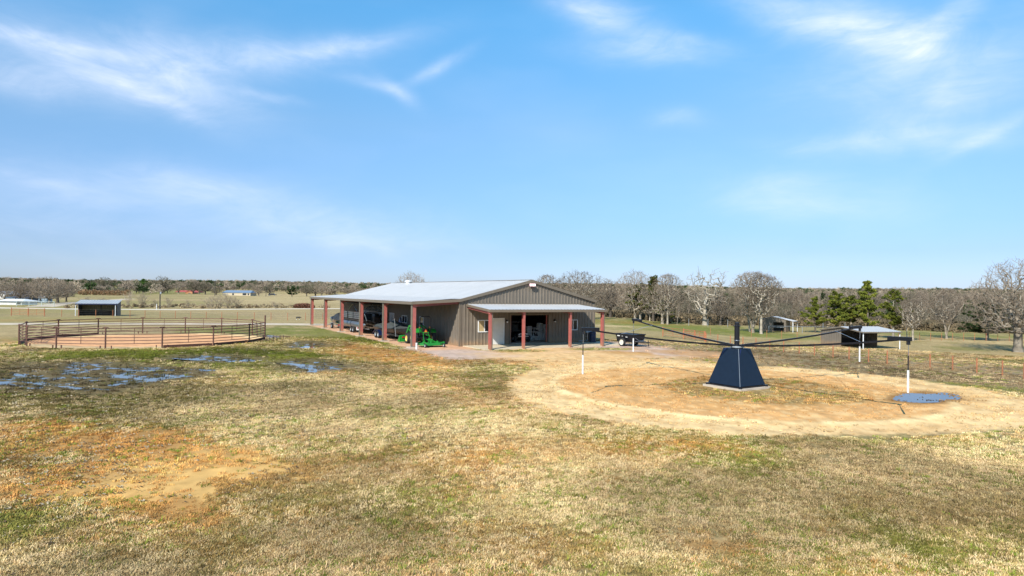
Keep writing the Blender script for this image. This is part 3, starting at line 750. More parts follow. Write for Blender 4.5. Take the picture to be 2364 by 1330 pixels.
def window(x0, x1, z0, z1, front=True, y=None, split=True, pane=glass):
    mb = MB(); f = .055
    def B(a, b, c, d, e0=-.065, e1=.02):
        if front: mb.box(a, b, e0, e1, c, d)
        else: mb.box(e0, e1, a, b, c, d)
    B(x0 - .01, x1 + .01, z0 - .01, z0 + f); B(x0 - .01, x1 + .01, z1 - f, z1 + .01); B(x0 - .01, x0 + f, z0 + f, z1 - f); B(x1 - f, x1 + .01, z0 + f, z1 - f)
    if split: B((x0 + x1) / 2 - .03, (x0 + x1) / 2 + .03, z0 + f, z1 - f)
    w = mb.build('window', white, barn)
    mb = MB()
    if front: mb.box(x0 + f, x1 - f, -.02, -.008, z0 + f, z1 - f)
    else: mb.box(-.02, -.008, x0 + f, x1 - f, z0 + f, z1 - f)
    mb.build('pane', pane, w); return w


w = window(1.62, 2.74, 1.09, 2.04)
MB().box(1.68, 2.14, -.03, -.022, 1.15, 1.98).build('blind', blind, w)
window(10.26, 11.19, 1.11, 2.0)
window(15.2, 16.63, 1.2, 2.1, False, split=False, pane=mat('frosted_pane', (.55, .6, .6), .3))
window(11.55, 12.95, 1.27, 1.97, False)
window(7.45, 8.35, 1.2, 2.02, False, split=False)
MB().box(2.88, 3.97, -.075, .02, .06, 2.17).box(2.88, 3.97, -.075, .02, .06, 2.17) if False else None
mb = MB(); mb.box(2.86, 2.93, -.07, .02, .06, 2.13); mb.box(3.92, 3.99, -.07, .02, .06, 2.13); mb.box(2.86, 3.99, -.07, .02, 2.13, 2.2); d = mb.build('door_frame', white, barn)
d = MB().box(2.935, 3.915, -.05, -.01, .08, 2.125).build('door', offwhite, barn)
MB().lathe((3.83, -.05, 1.05), (0, -1, 0), [(.001, .07), (.03, .07), (.035, .045), (.012, .03), (.012, 0)], 10).build('handle', chrome, d)
mb = MB(); mb.box(4.47, 4.565, -.08, .1, .0, 2.5); mb.box(8.225, 8.32, -.08, .1, 0, 2.5); mb.box(4.565, 8.225, -.08, .1, 2.42, 2.5); mb.build('opening_trim', slatetrim, barn)
for x in (4.62, 8.1): MB().box(x, x + .08, .12, .2, .1, 2.6).build('door_track', redsteel, barn)

for x in (4.18, 8.80):
    mb = MB(); mb.box(x - .06, x + .06, -.08, -.03, 1.9, 2.05); mb.tube([(x, -.05, 2.02), (x, -.17, 2.06), (x, -.19, 1.98)], .018, 6)
    mb.lathe((x, -.19, 1.88), (0, 0, 1), [(.001, .14), (.05, .12), (.11, .08), (.12, .06), (.10, .06)], 12)
    l = mb.build('wall_lamp', black, barn)
    MB().lathe((x, -.19, 1.80), (0, 0, 1), [(.001, 0), (.045, .02), (.07, .07), (.06, .13), (.03, .15)], 10).build('globe', white, l, smooth=True)
mb = MB(); mb.lathe((6.52, -.16, 4.72), (0, 0, 1), [(.001, -.12), (.09, -.1), (.15, 0), (.13, .1), (.001, .12)], 12)
fl = mb.build('floodlight', mat('bronze_housing', (.09, .05, .035), .5), barn, smooth=True)
mb = MB()
for x in (6.36, 6.60): mb.box(x - .1, x + .1, -.38, -.16, 4.82, 5.02)
mb.build('lamp_head', pink, fl)
mb = MB(); mb.lathe((W / 2 - .6, 27.5, HRD - .2), (0, 0, 1), [(.28, 0), (.28, .3), (.40, .3), (.34, .42), (.001, .5)], 14); mb.build('roof_vent', white, barn, smooth=False)
# service pipe by the right corner
mb = MB(); mb.tube([(11.25, -.12, .16), (12.1, -.12, .16), (12.22, -.12, .24), (12.22, -.12, .85)], .025, 6); mb.tube([(12.42, -.12, .05), (12.42, -.12, .95)], .03, 6); mb.build('service_pipe', chrome, barn)
MB().box(12.02, 12.6, -.22, -.03, .86, 1.12).build('meter_box', galv_dull, barn)

pp = empty('drain_pipe', tuple(BW(-4.06, -1.38, 0)), 0, 'short white plastic pipe standing beside the front corner post of the lean-to', 'pipe')
MB().tube([(0, 0, -.05), (0, 0, .46)], .07, 12).build('riser', white, pp); MB().lathe((0, 0, .4), (0, 0, 1), [(.078, 0), (.078, .08), (.001, .085)], 12).build('cap', white, pp)


def BE(name, x, y, rz, label, cat, group=None, z=.02): return empty(name, tuple(BW(x, y, z)), YAW + rz, label, cat, group)


# ------------------------------------------------------------------ tractor and mower under the lean-to
tr = BE('tractor', -2.02, 2.55, 0, 'green compact tractor with yellow wheels parked under the near end of the lean-to', 'tractor', z=.0)
mb = MB(); mb.loft([[(-.3, .3, .55), (.3, .3, .55), (.33, .3, 1.15), (.2, .3, 1.3), (-.2, .3, 1.3), (-.33, .3, 1.15)], [(-.3, 1.9, .55), (.3, 1.9, .55), (.3, 1.9, 1.05), (.17, 1.9, 1.18), (-.17, 1.9, 1.18), (-.3, 1.9, 1.05)], [(-.26, 2.1, .6), (.26, 2.1, .6), (.25, 2.1, .95), (.13, 2.1, 1.05), (-.13, 2.1, 1.05), (-.25, 2.1, .95)]])
mb.build('hood', green, tr)
mb = MB(); mb.box(-.2, .2, -.45, 1.9, .38, .62); mb.lathe((0, -.0, .58), (1, 0, 0), [(.1, -.62), (.12, -.35), (.2, -.2), (.2, .2), (.12, .35), (.1, .62)], 10); mb.box(-.7, .7, 1.45, 1.6, .4, .52); mb.build('chassis', black, tr)
mb = MB(); mb.box(-.5, .5, -.1, .5, .72, .78); mb.build('platform', black, tr)
mb = MB(); mb.box(-.24, .24, -.35, .12, .86, .98); mb.hull8([(-.24, -.42, .95), (.24, -.42, .95), (.24, -.3, .95), (-.24, -.3, .95), (-.2, -.52, 1.36), (.2, -.52, 1.36), (.2, -.43, 1.36), (-.2, -.43, 1.36)]); mb.build('seat', black, tr)
for s in (-1, 1):
    fd = MB(); n = 7; rings = []
    for k in range(n):
        a = math.radians(38 + 92 * k / (n - 1)); r = .70
        y, z = -.0 - math.cos(a) * r * .92, .58 + math.sin(a) * r
        rings.append([(s * .42, y, z), (s * .95, y, z), (s * .95, y * .96, z - .035), (s * .42, y * .96, z - .035)])
    fd.loft(rings)
    fd.build('fender', green, tr)
    wheel(tr, (s * .78, 0, .58), .58, .34, yellow, lugs=24, name='rear_wheel')
    wheel(tr, (s * .70, 1.55, .44), .43, .26, yellow, lugs=20, name='front_wheel')
    # loader arm
    mb = MB(); mb.bar((s * .46, .75, 1.38), (s * .5, 1.75, 1.42), .09, .16); mb.bar((s * .5, 1.72, 1.43), (s * .5, 2.45, .62), .09, .16); mb.bar((s * .46, .75, 1.42), (s * .46, .75, .55), .12, .16)
    mb.bar((s * .5, 1.3, .95), (s * .5, 1.95, 1.18), .06, .06); mb.bar((s * .5, 2.45, .65), (s * .5, 2.6, .25), .08, .14); mb.build('loader_arm', green, tr)
    mb = MB(); mb.tube([(s * .5, .85, .9), (s * .5, 1.5, 1.25)], .03, 8); mb.build('ram', chrome, tr)
    MB().box(s * .42 - .05, s * .42 + .05, -.44, -.38, 1.34, 1.46).build('hazard_lamp', orange, tr)
mb = MB(); mb.hull8([(-.95, 2.55, .08), (.95, 2.55, .08), (.95, 3.15, .06), (-.95, 3.15, .06), (-.95, 2.6, .58), (.95, 2.6, .58), (.95, 2.68, .62), (-.95, 2.68, .62)])
for s in (-1, 1): mb.hull8([(s * .97, 2.55, .06), (s * 1.0, 2.55, .06), (s * 1.0, 3.2, .06), (s * .97, 3.2, .06), (s * .97, 2.6, .6), (s * 1.0, 2.6, .6), (s * 1.0, 2.72, .6), (s * .97, 2.72, .6)])
mb.build('bucket', green, tr)
mb = MB(); mb.tube([(-.46, -.5, .75), (-.46, -.52, 2.12), (-.36, -.52, 2.26), (.36, -.52, 2.26), (.46, -.52, 2.12), (.46, -.5, .75)], .035, 8); mb.build('roll_bar', black, tr)
mb = MB(); mb.tube([(0, .3, 1.1), (0, .12, 1.34)], .02, 6); c = Vector((0, .11, 1.36)); mb.tube([c + Vector((.19 * math.cos(a), -.05 * math.sin(a), .17 * math.sin(a))) for a in [k * math.pi / 8 for k in range(17)]], .018, 6); mb.build('steering_wheel', black, tr)
mb = MB(); mb.poly([(-.2, -.605, .95), (.2, -.605, .95), (0, -.605, 1.30)]); mb.poly([(-.2, -.595, .95), (0, -.595, 1.30), (.2, -.595, .95)]); sg = mb.build('warning_triangle', red, tr)
mb = MB(); mb.poly([(-.13, -.612, .99), (.13, -.612, .99), (0, -.612, 1.22)]); mb.build('triangle_centre', orange, sg)
mb = MB()
for s in (-1, 1):
    mb.bar((s * .16, -.45, .45), (s * .3, -1.15, .42), .05, .07); mb.bar((s * .2, -.55, 1.0), (s * .28, -.9, .5), .04, .04); mb.bar((s * .22, -.5, 1.02), (s * .2, -.75, .98), .05)
mb.bar((0, -.5, .85), (0, -1.15, .8), .05); mb.bar((-.25, -.6, 1.02), (.25, -.6, 1.02), .06); mb.build('three_point_hitch', green, tr)
MB().box(-.33, .33, -.62, -.5, .82, .93).build('rear_panel', black, tr)

mw = BE('mower', -2.18, .55, 0, 'green mower deck with small grey wheels hitched behind the tractor', 'mower', z=.02)
mb = MB(); mb.loft([[(-1.0, -.45, .12), (-.55, -.7, .12), (.55, -.7, .12), (1.0, -.45, .12), (1.0, .35, .12), (.6, .55, .12), (-.6, .55, .12), (-1.0, .35, .12)], [(-.98, -.44, .30), (-.53, -.68, .30), (.53, -.68, .30), (.98, -.44, .30), (.98, .34, .30), (.58, .53, .30), (-.58, .53, .30), (-.98, .34, .30)]]); mb.build('deck', green, mw)
mb = MB()
for x in (-.55, 0, .55): mb.lathe((x, -.05, .3), (0, 0, 1), [(.14, 0), (.14, .07), (.06, .08), (.06, .14), (.001, .14)], 10)
mb.box(-.12, .12, -.15, .1, .36, .58); mb.bar((-.3, -.4, .33), (0, .35, .62), .05); mb.bar((.3, -.4, .33), (0, .35, .62), .05); mb.build('gearbox_frame', green, mw)
for x in (-.8, .72):
    mb = MB(); mb.bar((x, -.5, .34), (x, -.95, .4), .06); mb.bar((x, -.95, .42), (x, -.98, .18), .04, .12); mb.build('caster_arm', green, mw)
    wheel(mw, (x, -.98, .15), .15, .09, galv_dull, name='caster_wheel')

# ------------------------------------------------------------------ boats
fr_wh = lambda p, x, ys, R=.33, w=.22: [wheel(p, (x, y, R), R, w, galv_dull, rimfrac=.55) for y in ys]
bb = BE('covered_boat', -1.9, 9.5, 0, 'low fishing boat under a grey cover on a dark trailer with navy fenders', 'boat')
rings = []
for t_, wdt, zt in ((-4.2, .55, .98), (-3.6, .95, 1.02), (-2, 1.05, 1.0), (0, 1.05, .98), (2, .95, 1.02), (3.4, .5, 1.1), (4.1, .08, 1.2)):
    rings.append([(-wdt, -t_, zt), (-wdt * .85, -t_, zt - .32), (-wdt * .2, -t_, zt - .52), (wdt * .2, -t_, zt - .52), (wdt * .85, -t_, zt - .32), (wdt, -t_, zt)])
MB().loft(rings).build('hull', black, bb)
rings = []; rn = random.Random(4)
for t_, wdt, zt, zc in ((-4.2, .5, 1.0, 1.18), (-3.4, .98, 1.02, 1.25), (-2.4, 1.08, 1.02, 1.22), (-1.2, 1.08, 1.0, 1.30), (-.2, 1.08, 1.0, 1.62), (.6, 1.06, 1.0, 1.45), (2, .98, 1.04, 1.2), (3.4, .5, 1.12, 1.22), (4.1, .08, 1.2, 1.24)):
    rings.append([(-wdt, -t_, zt - .06), (-wdt * .6, -t_, zt + (zc - zt) * .6), (0, -t_, zc), (wdt * .6, -t_, zt + (zc - zt) * .6), (wdt, -t_, zt - .06), (0, -t_, zt - .1)])
MB().loft(rings).build('cover', cover_g, bb)
mb = MB(); mb.bar((-.8, -4.4, .45), (-.8, 2.5, .45), .08, .12); mb.bar((.8, -4.4, .45), (.8, 2.5, .45), .08, .12); mb.bar((-.8, 2.5, .45), (0, 4.6, .45), .08, .12); mb.bar((.8, 2.5, .45), (0, 4.6, .45), .08, .12)
mb.bar((-.9, -4.35, .4), (.9, -4.35, .4), .1, .14); mb.build('trailer_frame', black, bb)
for s in (-1, 1):
    fr_wh(bb, s * 1.12, (1.15, 1.95)); rings = []
    for k in range(8):
        a = math.pi * k / 7; rings.append([(s * .98, 1.55 - math.cos(a) * .98, .30 + math.sin(a) * .46), (s * 1.3, 1.55 - math.cos(a) * .98, .28 + math.sin(a) * .44), (s * 1.3, 1.55 - math.cos(a) * .94, .25 + math.sin(a) * .42), (s * .98, 1.55 - math.cos(a) * .94, .25 + math.sin(a) * .43)])
    MB().loft(rings).build('fender', navyp, bb)
mb = MB(); mb.loft([[(-.18, -4.75, 1.1), (.18, -4.75, 1.1), (.2, -4.3, 1.15), (-.2, -4.3, 1.15)], [(-.2, -4.85, 1.5), (.2, -4.85, 1.5), (.22, -4.3, 1.6), (-.22, -4.3, 1.6)], [(-.15, -4.75, 1.75), (.15, -4.75, 1.75), (.18, -4.35, 1.78), (-.18, -4.35, 1.78)]]); mb.box(-.07, .07, -4.7, -4.5, .45, 1.12); mb.build('outboard_motor', black, bb)
mb = MB(); mb.bar((-1.0, -3.0, .4), (-1.0, -2.6, 1.9), .03); mb.build('guide_pole', galv_dull, bb)
MB().box(-.95, -.72, -4.42, -4.40, .38, .46).build('tail_lamp', red, bb)

pb = BE('pontoon_boat', -1.75, 20.2, 0, 'silver and black pontoon boat with a folded canopy on a tandem trailer', 'boat')
for s in (-1, 1):
    rings = []
    for y, r in ((-4.3, .03), (-4.0, .16), (-3.3, .36), (3.4, .36), (4.0, .3), (4.3, .1)):
        rings.append([(s * .95 + r * math.cos(a), y, .86 + r * math.sin(a) + (.1 if r < .1 else 0)) for a in [k * math.pi / 6 for k in range(12)]])
    MB().loft(rings).build('pontoon_tube', alum, pb, smooth=True)
    MB().lathe((s * .95, -.2, .86), (0, 1, 0), [(.375, -.09), (.375, .09)], 12).build('strap', black, pb)
MB().box(-1.22, 1.22, -3.9, 3.9, 1.24, 1.36).build('deck', black, pb)
mb = MB()
for s in (-1, 1):
    for (y0, y1) in ((-3.2, -.9), (-.8, 1.2), (1.3, 3.6)):
        for z in (1.42, 1.60, 1.78, 1.96): mb.box(s * 1.18 - .02, s * 1.18 + .02, y0, y1, z, z + .14)
mb.build('side_panel', alum, pb)
mb = MB()
for s in (-1, 1):
    for y in (-3.2, -.85, 1.25, 3.6): mb.bar((s * 1.2, y, 1.36), (s * 1.2, y, 2.15), .06)
    mb.bar((s * 1.2, -3.2, 2.13), (s * 1.2, 3.6, 2.13), .06)
mb.bar((-1.2, -3.2, 2.13), (1.2, -3.2, 2.13), .06); mb.build('railing', blackm, pb)
mb = MB(); mb.box(-.9, .9, -2.6, -1.9, 1.4, 1.9); mb.box(-1.05, -.5, -1.6, 3, 1.4, 1.85); mb.box(.5, 1.05, -1.6, 3, 1.4, 1.85); mb.build('seats', cover_k, pb)
for s in (-1, 1):
    mb = MB(); mb.tube([(s * 1.1, 1.6, 2.13), (s * 1.1, -.3, 2.93), (s * 1.1, -.5, 2.93), (s * 1.1, -1.9, 2.13)], .025, 6); mb.build('canopy_frame', chrome, pb)
mb = MB(); mb.loft([[(x, y, z) for (y, z) in ((-2.6, 2.88), (-2.6, 3.0), (1.6, 3.04), (1.6, 2.9))] for x in (-1.2, 0, 1.2)]); mb.build('canopy', cover_k, pb)
mb = MB(); mb.tube([(-.75, -4.1, 1.3), (-.95, -4.0, 1.9), (-.7, -3.8, 2.55), (-.3, -3.75, 2.68), (.3, -3.75, 2.68), (.7, -3.8, 2.55), (.95, -4.0, 1.9), (.75, -4.1, 1.3)], .045, 8); mb.build('tow_arch', alum, pb)
mb = MB(); mb.loft([[(-.25, -4.9, 1.15), (.25, -4.9, 1.15), (.25, -4.1, 1.2), (-.25, -4.1, 1.2)], [(-.28, -5.0, 1.7), (.28, -5.0, 1.7), (.28, -4.1, 1.8), (-.28, -4.1, 1.8)], [(-.2, -4.85, 2.0), (.2, -4.85, 2.0), (.22, -4.2, 2.05), (-.22, -4.2, 2.05)]]); mb.box(-.09, .09, -4.8, -4.5, .45, 1.2); mb.build('outboard_motor', black, pb)
MB().lathe((0, -4.85, .55), (0, 1, 0), [(.001, -.1), (.06, -.08), (.08, .1), (.16, .02), (.17, .04), (.001, .12)], 8).build('propeller', chrome, pb)
mb = MB()
for s in (-1, 1): mb.bar((s * .55, -4.2, .5), (s * .55, 4.2, .5), .09, .12)
mb.bar((-.55, 4.2, .5), (0, 5.3, .5), .08); mb.bar((.55, 4.2, .5), (0, 5.3, .5), .08)
for y in (-3, 0, 3): mb.bar((-.95, y, .5), (.95, y, .5), .08)
mb.build('trailer_frame', chrome, pb)
for s in (-1, 1): fr_wh(pb, s * 1.15, (-.9, -.1), .3, .2); MB().box(s * 1.05 - .22, s * 1.05 + .22, -2.35, -2.3, .30, .62).build('lamp_panel', white, pb); MB().box(s * 1.05 - .15, s * 1.05 + .1, -2.38, -2.36, .48, .58).build('tail_lamp', red, pb)

rb = BE('covered_runabout', -1.95, 28.2, 0, 'small dark green boat with a hunched black cover at the far end of the lean-to', 'boat')
rings = []
for t_, wdt, zb, zt in ((-2.6, .85, .55, 1.0), (-1.0, .98, .45, 1.02), (1.2, .85, .5, 1.1), (2.4, .4, .7, 1.18), (2.9, .05, .95, 1.2)):
    rings.append([(-wdt, t_, zt), (-wdt * .8, t_, zb + .12), (0, t_, zb), (wdt * .8, t_, zb + .12), (wdt, t_, zt)])
MB().loft(rings).build('hull', hull_g, rb)
rings = []
for t_, wdt, zt, zc in ((-2.7, .85, .98, 1.1), (-2.3, .98, .98, 1.7), (-1.5, 1.02, 1.0, 1.92), (-.6, 1.0, 1.0, 1.7), (.4, .95, 1.05, 1.35), (2.4, .42, 1.18, 1.25), (2.9, .06, 1.2, 1.24)):
    rings.append([(-wdt, t_, zt), (-wdt * .75, t_, zt + (zc - zt) * .75), (0, t_, zc), (wdt * .75, t_, zt + (zc - zt) * .75), (wdt, t_, zt), (0, t_, zt - .04)])
MB().loft(rings).build('cover', cover_k, rb)
mb = MB(); mb.bar((-.7, -2.7, .4), (-.7, 1.8, .4), .08, .1); mb.bar((.7, -2.7, .4), (.7, 1.8, .4), .08, .1); mb.bar((-.7, 1.8, .4), (0, 3.6, .4), .08); mb.bar((.7, 1.8, .4), (0, 3.6, .4), .08); mb.bar((-.95, -2.7, .42), (.95, -2.7, .42), .08, .2); mb.build('trailer_frame', chrome, rb)
for s in (-1, 1): fr_wh(rb, s * 1.1, (-.8,), .3, .2); MB().box(s * .8 - .12, s * .8 + .12, -2.78, -2.74, .38, .52).build('tail_lamp', red, rb)

kb = BE('kayak', -.42, 12.4, 0, 'blue plastic kayak with a white edge standing against the barn side wall', 'kayak')
rings = []
for z, w_ in ((0, .02), (.25, .2), (.9, .3), (1.7, .3), (2.2, .18), (2.45, .02)): rings.append([(-.06, -w_, z), (.1, -w_ * .6, z), (.1, w_ * .6, z), (-.06, w_, z)])
MB().loft(rings).build('hull', bluep, kb); MB().tube([(-.07, -.02, .0), (-.07, -.3, .9), (-.07, -.3, 1.7), (-.07, -.02, 2.44)], .025, 6).build('edge_trim', white, kb); kb.scale = (1, 1, .72)

# ------------------------------------------------------------------ stores behind the open front door
rn = random.Random(11)


def bag_mesh():
    rings = []
    for k in range(7):
        x = -.21 + .42 * k / 6; e = math.sin(math.pi * (k + .6) / 7.2) ** .5
        rings.append([(x, -.3 * (0.92 + .08 * e), .07), (x, -.22, .07 - .065 * e), (x, .22, .07 - .065 * e), (x, .3, .07), (x, .22, .07 + .065 * e), (x, -.22, .07 + .065 * e)])
    return MB().loft(rings).mesh('feed_bag', bagmat, True)


bmx = bag_mesh(); nb = 0
for (x, rows_, y0) in ((8.75, 12, 2.2), (9.17, 11, 2.22), (9.59, 11, 2.25), (8.33, 3, 2.3), (7.9, 3, 2.3), (7.48, 2, 2.3)):
    for r in range(rows_):
        o = bpy.data.objects.new('feed_bag', bmx); COL.objects.link(o); o.location = BW(x + rn.uniform(-.03, .03), y0 + rn.uniform(-.05, .05), .11 + r * .128); o.rotation_euler = (rn.uniform(-.03, .03), rn.uniform(-.05, .05), YAW + rn.uniform(-.08, .08))
        tag(o, 'pale filled feed bag in the stacks inside the open barn front', 'bag', 'feed bags stacked inside the barn front')
bin_ = BE('drawer_bin', 7.68, 2.35, 0, 'white plastic drawer unit standing on low bags behind the second porch post', 'storage bin', z=.42)
MB().box(-.24, .24, -.2, .2, 0, .95).build('case', offwhite, bin_)
for k in range(4): MB().box(-.2, .2, -.225, -.2, .04 + k * .23, .23 + k * .23).build('drawer', mat('grey_plastic', (.45, .48, .48), .5), bin_)
for (x, z, w_, h_, lb) in ((6.55, .52, .52, .34, 'open white wire crate stacked between drawer unit and feed bags, lower one'), (6.6, .90, .5, .30, 'open white wire crate stacked between drawer unit and feed bags, upper one')):
    c = BE('wire_crate', x + 1.66, 2.2, 0, lb, 'crate', z=z)
    mb = MB()
    for (a, b_) in (((-w_ / 2, 0), (w_ / 2, 0)), ((-w_ / 2, h_), (w_ / 2, h_)), ((-w_ / 2, 0), (-w_ / 2, h_)), ((w_ / 2, 0), (w_ / 2, h_))):
        for y in (-.25, .25): mb.bar((a[0], y, a[1]), (b_[0], y, b_[1]), .04)
    for sx in (-1, 1):
        for z_ in (0, h_): mb.bar((sx * w_ / 2, -.25, z_), (sx * w_ / 2, .25, z_), .04)
    mb.build('frame', white, c)
    MB().box(-w_ / 2 + .02, w_ / 2 - .02, -.23, .23, .02, h_ * .35).build('liner', cover_k, c)
ug = BE('utility_buggy', 6.35, 1.9, 0, 'dark four-wheeled utility buggy parked just inside the open barn front', 'buggy', z=.1)
mb = MB(); mb.loft([[(-.5, -.9, .42), (.5, -.9, .42), (.5, -.9, .74), (-.5, -.9, .74)], [(-.62, -.3, .38), (.62, -.3, .38), (.62, -.3, .88), (-.62, -.3, .88)], [(-.62, 1.3, .38), (.62, 1.3, .38), (.62, 1.3, .85), (-.62, 1.3, .85)]]); mb.build('body', black, ug)
mb = MB()
for s in (-1, 1): mb.tube([(s * .6, -.2, .85), (s * .5, .1, 1.65), (s * .5, .9, 1.65), (s * .6, 1.1, .8)], .03, 6)
mb.bar((-.5, .1, 1.65), (.5, .1, 1.65), .05); mb.bar((-.5, .9, 1.65), (.5, .9, 1.65), .05); mb.build('roll_cage', black, ug)
mb = MB(); mb.box(-.45, .45, .35, .8, .85, 1.0); mb.box(-.45, .45, .75, .88, 1.0, 1.4); mb.build('seat', cover_g, ug)
mb = MB(); mb.bar((-.5, -1.0, .5), (.5, -1.0, .5), .05); mb.bar((-.4, -1.0, .72), (.4, -1.0, .72), .05); mb.build('bumper', chrome, ug)
for s in (-1, 1):
    MB().lathe((s * .38, -.93, .64), (0, -1, 0), [(.001, .03), (.06, .02), (.06, -.02)], 8).build('headlight', chrome, ug)
    for y in (-.6, 1.0): wheel(ug, (s * .66, y, .3), .3, .22, galv_dull, rimfrac=.45)
dr = BE('plastic_drum', 12.55, -.42, 0, 'dark blue plastic drum against the right end of the barn front', 'drum', z=.06)
MB().lathe((0, 0, 0), (0, 0, 1), [(.27, 0), (.29, .03), (.29, .28), (.27, .31), (.29, .34), (.29, .60), (.27, .63), (.29, .66), (.29, .85), (.25, .9), (.001, .9)], 18).build('shell', mat('dark_blue_plastic', (.012, .028, .07), .4), dr)

# ------------------------------------------------------------------ horse walker
hw = empty('horse_walker', (WX, WY, 0), math.radians(-12), 'dark blue horse walker with four long drooping arms on a tapered steel base', 'horse walker')
r0, r1, zb, zt = 1.24, .57, .17, 1.80
cor = [(math.cos(math.radians(90 * k)), math.sin(math.radians(90 * k))) for k in range(4)]
for k in range(4):
    a, b_ = cor[k], cor[(k + 1) % 4]
    A0, B0, A1, B1 = (Vector((a[0] * r0, a[1] * r0, zb)), Vector((b_[0] * r0, b_[1] * r0, zb)), Vector((a[0] * r1, a[1] * r1, zt)), Vector((b_[0] * r1, b_[1] * r1, zt)))
    nn = (B0 - A0).cross(A1 - A0).normalized() * .012
    MB().hull8([A0 - nn, B0 - nn, B0 + nn, A0 + nn, A1 - nn, B1 - nn, B1 + nn, A1 + nn]).build('side_panel', navy, hw)
    MB().bar(A0 * 1.004, A1 * 1.006, .022, .03, up=(a[0], a[1], 0)).build('corner_seam', mat('dull_steel_edge', (.07, .09, .115), .45, .5) if k == 3 else navy, hw)
    MB().bar(A0 + Vector((0, 0, -.05)), B0 + Vector((0, 0, -.05)), .07, .07).build('base_rail', blackm, hw)
    mb = MB(); mb.box(a[0] * (r0 + .06) - .07, a[0] * (r0 + .06) + .07, a[1] * (r0 + .06) - .07, a[1] * (r0 + .06) + .07, .085, .16); mb.build('foot', blackm, hw)
    M0, M1, M2 = A0.lerp(A1, .9), (A1 + B1) / 2, A0.lerp(A1, .62)
    n2_ = nn.normalized() * .016
    MB().poly([A0.lerp(A1, .66) + n2_, A0.lerp(A1, .72) + n2_, A1.lerp(B1, .24) + n2_, A1.lerp(B1, .12) + n2_]).build('painted_stripe', mat('deep_blue_paint', (.012, .02, .09), .4), hw)
MB().poly([Vector((c[0] * r1 * 1.01, c[1] * r1 * 1.01, zt + .005)) for c in cor]).build('top_plate', blackm, hw)
mb = MB(); mb.lathe((0, 0, 0), (0, 0, 1), [(.001, 1.80), (.26, 1.80), (.26, 1.84), (.12, 1.86), (.12, 2.80), (.145, 2.80), (.145, 2.85), (.10, 2.86), (.10, 3.0), (.001, 3.0)], 18); cl_ = mb.build('column', blackm, hw)
MB().lathe((0, 0, 2.16), (0, 0, 1), [(.123, -.012), (.13, 0), (.123, .012)], 18).build('clamp_band', chrome, cl_)
MB().lathe((0, 0, 1.87), (0, 0, 1), [(.12, -.03), (.30, -.03), (.30, .03), (.12, .03)], 18).build('hub_plate', galv_dull, cl_)
MB().box(-1.36, 1.36, -1.36, 1.36, -.1, .085, Matrix.Rotation(math.radians(45), 4, 'Z') @ Matrix.Diagonal((.78, .78, 1, 1))).build('concrete_pad', concrete, hw)
LA = 8.24
for k, th in enumerate((2.77, 2.77, 2.70, 2.79)):
    a = 3.5675 - math.radians(90) * k + math.radians(12); ca, sa = math.cos(a), math.sin(a); sd_ = Vector((-sa, ca, 0))
    pts = []
    for j in range(9):
        t_ = j / 8; pts.append(Vector((ca * LA * t_, sa * LA * t_, 1.92 + (th - 1.92) * (t_ * .55 + .45 * t_ ** 2.0))))
    pts[0] = Vector((ca * .13, sa * .13, 1.92))
    mb = MB()
    for j in range(8): mb.bar(pts[j], pts[j + 1] + (pts[j + 1] - pts[j]).normalized() * .01, .066 - .003 * j, .088 - .003 * j)
    arm = mb.build('arm', blackm, hw)
    tip = pts[-1]; q = pts[7].lerp(pts[8], .35)
    mb = MB(); mb.bar(tip - Vector((ca, sa, 0)) * .75 - Vector((0, 0, .02)), tip + Vector((ca, sa, 0)) * .1, .12, .14); mb.box(tip.x - .05, tip.x + .05, tip.y - .05, tip.y + .05, tip.z - .2, tip.z); mb.build('tip_bracket', blackm, arm)
    MB().bar(q + Vector((0, 0, .07)), q + Vector((ca, sa, .1)) * .55 + Vector((0, 0, .05)), .10, .06).build('winch_cover', galv_dull, arm)
    mb = MB(); zz = tip.z - .18; f = tip + Vector((ca, sa, 0)) * 0
    mb.tube([(f.x, f.y, zz), (f.x + .01, f.y, zz - .22), (f.x, f.y, zz - .42)], .012, 5); mb.build('chain', chrome, arm)
    MB().tube([(f.x, f.y, zz - .40), (f.x, f.y, 1.66)], .022, 6).build('upper_rod', black, arm)
    MB().tube([(f.x, f.y, 1.70), (f.x, f.y, .92)], .036, 8).build('white_guard_tube', white, arm)
    # stay wire to the next arm
    b2 = a - math.radians(90); m1 = Vector((math.cos(a) * LA * .78, math.sin(a) * LA * .78, 1.92 + .62)); m2 = Vector((math.cos(b2) * LA * .78, math.sin(b2) * LA * .78, 1.92 + .62)); c3 = Vector((0, 0, 2.16))
    if k in (0, 2): MB().tube([m1, m2], .008, 4).build('stay_cable', chrome, hw)

# ------------------------------------------------------------------ round pen
pen = empty('round_pen', (PX_, PY_, 0), 0, 'round horse pen of rusty brown pipe panels over pale orange sand', 'round pen')
PA = [-2.151, -1.784, -1.391, -.993, -.59, -.178, .227, .882, 1.347, 1.748, 2.157, 2.57, 2.976, 3.436, 3.923]
ZT = 1.42
for i, a in enumerate(PA):
    p = Vector((PR * math.cos(a), PR * math.sin(a), 0)); h = 1.46 if i != 6 else 2.05
    mb = MB(); mb.tube([p + Vector((0, 0, -.1)), p + Vector((0, 0, h))], .055 if i != 6 else .065, 8)
    if i != 6:
        t_ = Vector((-math.sin(a), math.cos(a), 0))
        mb.tube([p - t_ * .28 + Vector((0, 0, ZT - .03)), p - t_ * .12 + Vector((0, 0, ZT + .06)), p + t_ * .12 + Vector((0, 0, ZT + .06)), p + t_ * .28 + Vector((0, 0, ZT - .03))], .035, 6)
    mb.build('post', rust, pen)
